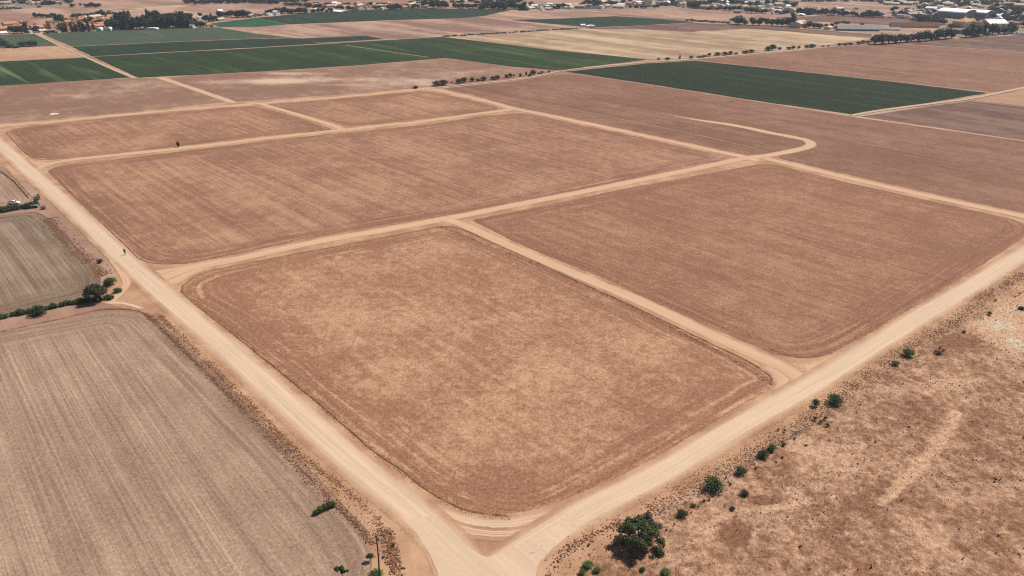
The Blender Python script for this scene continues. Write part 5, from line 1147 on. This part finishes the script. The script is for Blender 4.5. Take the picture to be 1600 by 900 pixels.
# heap of pale lime on the dusty field
rnd = random.Random(2); V, Fc = [], []
n, mr = 22, 5
for j in range(mr + 1):
    for i in range(n):
        a = 6.283 * i / n; r = (1 - j / mr) * (1 + .25 * math.sin(3 * a + 1) + .1 * rnd.uniform(-1, 1)); V.append((2.1 * r * math.cos(a), 1.9 * r * math.sin(a), .45 * (1 - (1 - j / mr) ** 2) * (1 + .2 * rnd.uniform(-1, 1))))
for j in range(mr):
    for i in range(n): Fc.append((j * n + i, j * n + (i + 1) % n, (j + 1) * n + (i + 1) % n, (j + 1) * n + i))
o = mesh_obj('lime_heap', V, Fc, plain_mat('lime', A(244, 226, 208), .1, 1)); o.location = G(84, 178, .05); tag(o, 'pale flat heap of lime on the dusty brown field', 'heap')

# person on the main track
def person(label, px, py, rz):
    o = thing('person', label, 'person', G(px, py, .11), rz)
    J = {'pelvis': (0, 0, .92), 'waist': (0, .01, 1.08), 'chest': (0, .0, 1.32), 'neck': (0, -.01, 1.50), 'head0': (0, -.03, 1.60), 'head1': (0, -.03, 1.72),
         'hipl': (.10, 0, .90), 'kneel': (.12, -.06, .49), 'ankl': (.12, .02, .09), 'toel': (.13, -.15, .05),
         'hipr': (-.10, 0, .90), 'kneer': (-.12, .03, .49), 'ankr': (-.13, .16, .11), 'toer': (-.14, .01, .05),
         'shl': (.19, 0, 1.42), 'ell': (.25, .06, 1.14), 'wrl': (.24, -.05, .90), 'hdl': (.235, -.08, .81),
         'shr': (-.19, 0, 1.42), 'elr': (-.25, .05, 1.14), 'wrr': (-.25, -.08, .91), 'hdr': (-.245, -.12, .82)}
    Rr = {'pelvis': .15, 'waist': .14, 'chest': .165, 'neck': .06, 'head0': .085, 'head1': .095, 'hip': .095, 'knee': .062, 'ank': .042, 'toe': .035, 'sh': .07, 'el': .045, 'wr': .032, 'hd': .04}
    E = [('pelvis', 'waist'), ('waist', 'chest'), ('chest', 'neck'), ('neck', 'head0'), ('head0', 'head1')]
    for s in 'lr': E += [('pelvis', 'hip' + s), ('hip' + s, 'knee' + s), ('knee' + s, 'ank' + s), ('ank' + s, 'toe' + s), ('chest', 'sh' + s), ('sh' + s, 'el' + s), ('el' + s, 'wr' + s), ('wr' + s, 'hd' + s)]
    names = list(J); me = bpy.data.meshes.new('body')
    me.from_pydata([J[k] for k in names], [(names.index(a), names.index(b)) for a, b in E], [])
    bo = link(bpy.data.objects.new('body', me), o)
    sk = bo.modifiers.new('skin', 'SKIN'); su = bo.modifiers.new('sub', 'SUBSURF'); su.levels = su.render_levels = 1
    for i, k in enumerate(names):
        r = Rr.get(k, Rr.get(k[:-1], .05)); me.skin_vertices[0].data[i].radius = (r, r)
    me.skin_vertices[0].data[0].use_root = True
    dg = bpy.context.evaluated_depsgraph_get(); ev = bo.evaluated_get(dg); me2 = bpy.data.meshes.new_from_object(ev)
    bo.modifiers.clear(); bo.data = me2; me2.name = 'body'
    for m in (plain_mat('dark_jacket', (.012, .012, .014, 1), .1, 8), plain_mat('maroon_trousers', (.045, .018, .015, 1), .1, 8), plain_mat('skin', (.36, .2, .14, 1), .05, 8)): me2.materials.append(m)
    for p in me2.polygons:
        z = p.center.z; x = abs(p.center.x)
        p.material_index = 2 if z > 1.49 or (x > .2 and z < .9 and z > .7) else (1 if z < .95 and x < .2 else 0); p.use_smooth = True
    h = MB(); V = [(.105 * math.cos(a) * math.cos(t), .0 + .115 * math.sin(a) * math.cos(t) - .01, 1.66 + .12 * math.sin(t)) for t in (-.15, .25, .7, 1.1, 1.5) for a in [6.283 * i / 12 for i in range(12)]]
    h.add(V, [(j * 12 + i, j * 12 + (i + 1) % 12, (j + 1) * 12 + (i + 1) % 12, (j + 1) * 12 + i) for j in range(4) for i in range(12)]); h.build('hair', plain_mat('dark_hair', (.01, .008, .007, 1), .1, 9), o)
    o.scale = (1.12, 1.12, 1.12)
    return o
person('person in dark jacket and maroon trousers walking along the edge of the main dirt road', 196, 398.5, R(35))

# ------------------------------------------------------------------ air
k = bpy.data.materials.new('haze_air'); k.use_nodes = True
nt = k.node_tree; nt.nodes.remove(nt.nodes['Principled BSDF'])
vol = nt.nodes.new('ShaderNodeVolumePrincipled'); vol.inputs['Color'].default_value = (.76, .85, 1.0, 1); vol.inputs['Density'].default_value = 0.00012; vol.inputs['Anisotropy'].default_value = .15
nt.links.new(vol.outputs[0], nt.nodes['Material Output'].inputs['Volume'])
b = MB(); b.box((0, 2500, 45.5), (11400, 6400, 93)); hz = b.build('haze', k); hz['kind'] = 'stuff'
